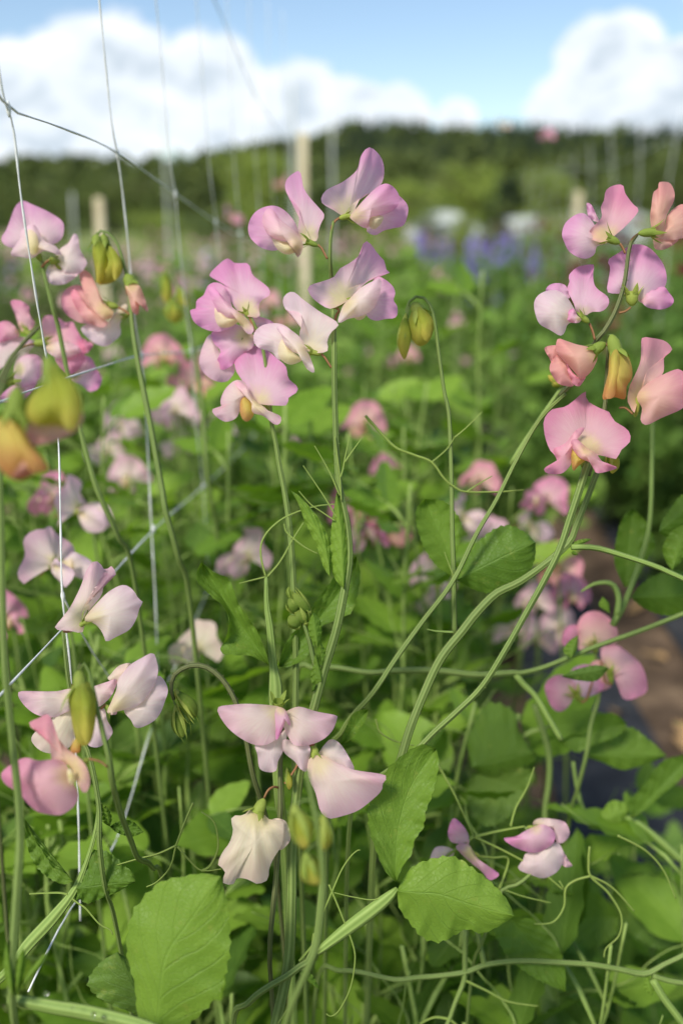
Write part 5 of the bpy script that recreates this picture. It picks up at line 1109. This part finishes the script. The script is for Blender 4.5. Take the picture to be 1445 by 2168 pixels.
def vine_proto(seed, h, ls=1.0, gap=1.0):
    r = random.Random(seed); t = []; pts = []; x = y = 0.0
    for i in range(12):
        pts.append((x, y, h*i/11)); x += r.uniform(-.012, .012); y += r.uniform(-.012, .012)
    c = spline(pts, 40); mb = MB(); tube(mb, c, [.0030-.0014*i/39 for i in range(40)], 8, .6, None, 0, True, .1)
    t.append(('stem', mb.build('stem', M['stem_row']), Matrix()))
    z = r.uniform(.30, .36)*h; az = r.uniform(0, 6.28)
    while z < h*.98:
        p = Vector([np.interp(z, c[:, 2], c[:, j]) for j in range(3)]); az += math.pi*r.uniform(.75, 1.25)
        d = Vector((math.cos(az), math.sin(az), r.uniform(.35, 1.0))).normalized(); L = r.uniform(.03, .055); e = p+d*L
        mb = MB(); tube(mb, [p, p+d*L*.5+Vector((0, 0, .003)), e], [.0016, .0024, .0012], 6, .6); t.append(('petiole', mb.build('petiole', M['stem_row']), Matrix()))
        for sd in (-1, 1):
            y_ = (d+Vector((-d.y, d.x, 0)).normalized()*sd*r.uniform(.5, 1.1)+Vector((0, 0, r.uniform(-.5, .35)))).normalized()
            z_ = Vector((r.uniform(-.6, .6), r.uniform(-.9, .3), 1)); z_ = (z_-y_*z_.dot(y_)).normalized(); x_ = y_.cross(z_)
            mt = Matrix.Translation(e) @ Matrix((x_, y_, z_)).transposed().to_4x4() @ Matrix.Scale(ls*r.uniform(.75, 1.15), 4)
            t.append(('leaf', LEAVES[r.randrange(6)], mt))
        q = [e]; dd = d.copy(); 
        for k in range(9):
            dd = (dd+Vector((r.gauss(0, .22), r.gauss(0, .22), r.uniform(-.28, .16)))).normalized(); q.append(q[-1]+dd*.011)
        mb = MB(); tube(mb, spline([tuple(a) for a in q], 24), [.0008-.0004*i/23 for i in range(24)], 5); t.append(('tendril', mb.build('tendril', M['stem_row']), Matrix()))
        z += gap*r.uniform(.045, .075)
    return t
PROTO = [vine_proto(300+i, h) for i, h in enumerate((1.12, 1.05, .98, .9, .78, .62))]
PROTO += [vine_proto(330+i, h, 1.3, 1.2) for i, h in enumerate((.9, .78, .66))]
PH = (1.12, 1.05, .98, .9, .78, .62, .9, .78, .66)
def photo_px(p):
    q = Vector(p)-CAMP; d = q.dot(FWD); return CX+q.dot(RIGHT)/d*FPX, CY-q.dot(UP)/d*FPX
def hides_path(x, y, top):
    a, b = photo_px((x, y, top)); return a > 1040 and b < 1760
def place_vine(k, x, y, rz, sc, label, group, lean=(0, 0)):
    t = empty('sweet_pea_vine', (x, y, .01), label, 'vine', group); t.rotation_euler = (lean[0], lean[1], rz); t.scale = (sc, sc, sc)
    for name, me, mt in PROTO[k]: obj(name, me, t, mtx=mt)
rv = random.Random(41)
cnt = 0
for i in range(92):      # thicket straight behind the sharp stalks
    x = rv.uniform(-.62, .34); y = rv.uniform(.70, 1.35)
    top = 1.15-.42*max(0, (x-.02)/.3)+.035*rv.gauss(0, 1)
    if y < .85: top = min(top, 1.02)
    if hides_path(x, y, top*.95): continue
    k = min(range(6), key=lambda q: abs((1.12, 1.05, .98, .9, .78, .62)[q]-top*rv.uniform(.93, 1)))
    place_vine(k, x, y, rv.uniform(0, 6.28), rv.uniform(.9, 1.02), 'dense leafy sweet pea vine in the thicket behind the sharp flowers', 'vines in the thicket behind the flowers', (rv.uniform(-.08, .08), rv.uniform(-.08, .08)))
for i in range(44):      # undergrowth below the sharp stalks
    x = rv.uniform(-.36, .36); y = rv.uniform(.56, .80); top = (.62+1.0*(y-.56))*rv.uniform(.92, 1.0)+.12
    if hides_path(x, y, top): continue
    k = min((6, 7, 8), key=lambda q: abs(PH[q]-top)); hh = PH[k]
    place_vine(k, x, y, rv.uniform(0, 6.28), min(top/hh, 1.1), 'low leafy sweet pea vine in the shade under the sharp flowers', 'low vines under the sharp flowers', (rv.uniform(-.06, .02), rv.uniform(-.06, .06)))
for i in range(96):      # the row going away
    y = 1.3+7.5*rv.random()**1.5; x = rv.uniform(-.9, .36+.02*y)
    if hides_path(x, y, 1.05): continue
    place_vine(rv.choice((0, 0, 1, 1, 2, 3)), x, y, rv.uniform(0, 6.28), rv.uniform(.95, 1.12), 'blurred leafy sweet pea vine in the row along the netting', 'vines in the row along the netting', (rv.uniform(-.1, .1), rv.uniform(-.1, .1)))
for i in range(20):      # low growth at the right edge of the bed
    x = rv.uniform(.10, .40); y = rv.uniform(.72, 2.6)
    if hides_path(x, y, .62): continue
    place_vine(rv.choice((8, 5, 5)), x, y, rv.uniform(0, 6.28), rv.uniform(.75, 1.0), 'low leafy vine at the edge of the bed beside the path', 'low vines beside the path', (rv.uniform(-.15, .15), rv.uniform(-.1, .25)))

# low fern-leaved weeds under the vines at bottom right
def weed_mesh(seed):
    r = random.Random(seed); mb = MB()
    for b in range(7):
        a = r.uniform(0, 6.28); el = r.uniform(.4, 1.1); d = Vector((math.cos(a)*math.cos(el), math.sin(a)*math.cos(el), math.sin(el))); L = r.uniform(.10, .2)
        side = d.cross(Vector((0, 0, 1))).normalized()
        tube(mb, [Vector((0, 0, 0)), d*L*.5, d*L+Vector((0, 0, -.02))], [.0018, .0014, .0008], 5)
        for q in range(5):
            t = .4+.15*q; p = d*L*t
            for sd in (-1, 1, 0):
                if sd == 0 and q < 4: continue
                ax = (side*sd+d*.7+Vector((0, 0, r.uniform(-.3, .3)))).normalized(); w = ax.cross(Vector((r.uniform(-.3, .3), r.uniform(-.3, .3), 1))).normalized(); l = .034*(1.25-t*.6)
                pts = [p]; m = 7
                for i in range(m): tt = (i+1)/m; pts.append(p+ax*l*tt+w*l*.34*math.sin(math.pi*min(tt*.95, 1))*(1 if i % 2 else .66))
                for i in range(m-1, -1, -1): tt = (i+1)/m; pts.append(p+ax*l*tt*.99-w*l*.34*math.sin(math.pi*min(tt*.95, 1))*(1 if i % 2 else .66))
                mb.add(pts, [tuple(range(len(pts)))], [(.3, .5, 0)]*len(pts))
    return mb.build('foliage', M['weed'])
WEED = [weed_mesh(i) for i in range(4)]
for i in range(26):
    x = rv.uniform(.10, .50); y = rv.uniform(.70, 1.3)
    if hides_path(x, y, .42): continue
    t = empty('weed', (x, y, .0), 'low bright green weed with notched leaves under the vines', 'weed', 'weeds on the bed edge'); t.rotation_euler.z = rv.uniform(0, 6.28); sc = rv.uniform(1.4, 2.4); t.scale = (sc, sc, sc*1.2)
    o = obj('foliage', WEED[i % 4], t); o['kind'] = 'stuff'

# dead leaves on the fabric
def dead_leaf():
    v = []; f = []; n = 6
    for i in range(n+1):
        t = i/n; w = .016*math.sin(math.pi*t)**.8
        v += [(-w, .05*t, .006*math.sin(t*4)), (0, .05*t, .0), (w, .05*t, .008*math.cos(t*3))]
    for i in range(n):
        for k in range(2): a = i*3+k; f.append((a, a+1, a+4, a+3))
    return mesh('dead_leaf', v, f, M['dead_leaf'])
DL = dead_leaf()
for i in range(26):
    x = rv.uniform(.38, 1.2); y = rv.uniform(1.3, 4.5)
    o = obj('dead_leaf', DL, loc=(x, y, (fabric_z(x, y) if (x < .7 or x > .98) else .025)+.006)); o.rotation_euler = (rv.uniform(-.3, .3), rv.uniform(-.3, .3), rv.uniform(0, 6.28)); sc = rv.uniform(.8, 1.8); o.scale = (sc, sc, sc)
    tag(o, 'dry tan dead leaf lying on the path between the rows', 'dead leaf', 'dead leaves on the path')

# ------------------------------------------------------------------ the other rows of the field
def bush_mesh(seed, w, h, n, leaf, blooms=0, bs=.02):
    r = random.Random(seed); mb = MB(); bl = MB()
    for k in range(16):
        c = (r.uniform(-.5, .5)*w, r.uniform(-.5, .5)*w, h*r.uniform(.12, .86))
        leaf_cloud(mb, c, (w*.26, w*.26, h*.16), n//16, leaf, r, .5, .3)
    for k in range(blooms):
        c = (r.uniform(-.55, .55)*w, r.uniform(-.55, .45)*w, h*r.uniform(.72, 1.08))
        leaf_cloud(bl, c, (bs, bs, bs), 14, bs*.75, r, .8, .6)
    st = MB()
    for k in range(7): tube(st, [(r.uniform(-.1, .1)*w, r.uniform(-.1, .1)*w, 0), (r.uniform(-.25, .25)*w, r.uniform(-.25, .25)*w, h*.5), (r.uniform(-.4, .4)*w, r.uniform(-.4, .4)*w, h*.95)], [.006, .004, .002], 6)
    return mb, bl, st
def bush_set(n, seed, w, h, leaves, leaf, blooms, bs, fm, bm):
    out = []
    for k in range(n):
        a, b, c = bush_mesh(seed+k, w, h, leaves, leaf, blooms, bs); out.append((a.build('foliage', M[fm]), b.build('blooms', M[bm]) if blooms else None, c.build('stems', M['stem'])))
    return out
def place_bush(name, st, k, x, y, sc, label, cat, group):
    t = empty(name, (x, y, 0), label, cat, group); t.rotation_euler.z = rv.uniform(0, 6.28); t.scale = (sc, sc, sc*rv.uniform(.9, 1.1))
    a, b, c = st[k % len(st)]
    o = obj('foliage', a, t); o['kind'] = 'stuff'; obj('stems', c, t)
    if b: o = obj('blooms', b, t); o['kind'] = 'stuff'
GREEN = bush_set(4, 700, .55, 1.0, 1700, .030, 0, 0, 'foliage_hedge', 'burgundy')
DARKB = bush_set(3, 720, .55, 1.05, 1600, .030, 14, .022, 'foliage_hedge', 'burgundy')
PINKB = bush_set(4, 740, .8, 1.05, 1300, .030, 14, .020, 'foliage_dim', 'bloom_pink')
LILB = bush_set(3, 760, .8, .95, 1300, .030, 18, .020, 'foliage_dim', 'bloom_lilac')
i = 0; y = 2.15
while y < 16:
    for x in (.98, 1.4, 1.85, 2.4, 3.0):
        if x < 1.2 and y < 3.0: continue
        place_bush('leafy_plant', DARKB if i % 3 == 1 else GREEN, i, x+rv.uniform(-.1, .1), y+rv.uniform(-.12, .12)+(.5 if x < 1.2 else 0), (rv.uniform(1.2, 1.32) if y < 6 else rv.uniform(1.06, 1.16))*(.84 if x < 1.2 else 1),
                   'bushy green plant with dark burgundy blooms across the path' if i % 3 == 1 else 'bushy fresh green plant in the row across the path', 'plant', 'burgundy flowered plants across the path' if i % 3 == 1 else 'green plants in the row across the path'); i += 1
    y += .42+.03*y
CLUMP = bush_set(4, 780, .5, 1.12, 1500, .026, 3, .014, 'foliage_row', 'bloom_pink')
for i in range(64):
    y = 1.75+9*rv.random()**1.25; x = rv.uniform(-.85, .30+.012*y)
    if hides_path(x, y, 1.0): continue
    place_bush('sweet_pea_clump', CLUMP, i, x, y, rv.uniform(.86, 1.02), 'blurred clump of sweet pea growth further along the netted row', 'sweet pea', 'sweet pea clumps along the netted row')
for i in range(34):
    y = rv.uniform(7, 22); x = rv.uniform(-.9, .55)*(y/9) if i % 2 else rv.uniform(-5.5, -1.2)*(y/9)
    if x > .3*y/9 and y < 12: continue
    place_bush('flowering_plant', PINKB, i, x-.25, y, rv.uniform(.92, 1.08), 'blurred bushy plant dotted with pink flowers in a far row', 'plant', 'pink flowered plants in the far rows')
for i in range(26):
    y = rv.uniform(4, 14); x = -1.0-rv.uniform(.2, 3.2)*(y/6)
    place_bush('flowering_plant', LILB if i % 2 else PINKB, i, x, y, rv.uniform(.85, 1.05), 'blurred bushy plant with pale lilac flowers left of the netting' if i % 2 else 'blurred bushy plant with pink flowers left of the netting', 'plant', 'lilac flowered plants left of the netting' if i % 2 else 'pink flowered plants left of the netting')
# delphinium spikes
def spike(seed):
    r = random.Random(seed); a = MB(); b = MB(); c = MB()
    tube(a, [(0, 0, 0), (.01, 0, .5), (0, .01, 1.25)], [.006, .005, .002], 6)
    for k in range(26):
        z = .72+.52*k/25; rr = .042*(1-.6*k/25)
        for q in range(4):
            an = r.uniform(0, 6.28); leaf_cloud(b, (math.cos(an)*rr, math.sin(an)*rr, z), (.012, .012, .010), 5, .013, r, .8)
    for k in range(9): leaf_cloud(c, (r.uniform(-.1, .1), r.uniform(-.1, .1), r.uniform(.08, .55)), (.09, .09, .07), 22, .03, r, .4)
    return a.build('stem', M['stem']), b.build('flower_spike', M['violet']), c.build('foliage', M['foliage_row'])
SPK = [spike(k) for k in range(3)]
for i in range(34):
    px = rv.uniform(870, 1070) if i < 27 else rv.uniform(1060, 1150); Y = rv.uniform(8.5, 12); p = at_y(px, rv.uniform(500, 565), Y)
    t = empty('delphinium', (p.x, p.y, 0), 'violet blue delphinium spike above the green row across the path', 'delphinium', 'violet delphiniums above the green row'); sc = p.z/1.2; t.scale = (sc*.85, sc*.85, sc); t.rotation_euler.z = rv.uniform(0, 6)
    a, b, c = SPK[i % 3]; obj('stem', a, t); o = obj('flower_spike', b, t); o = obj('foliage', c, t); o['kind'] = 'stuff'
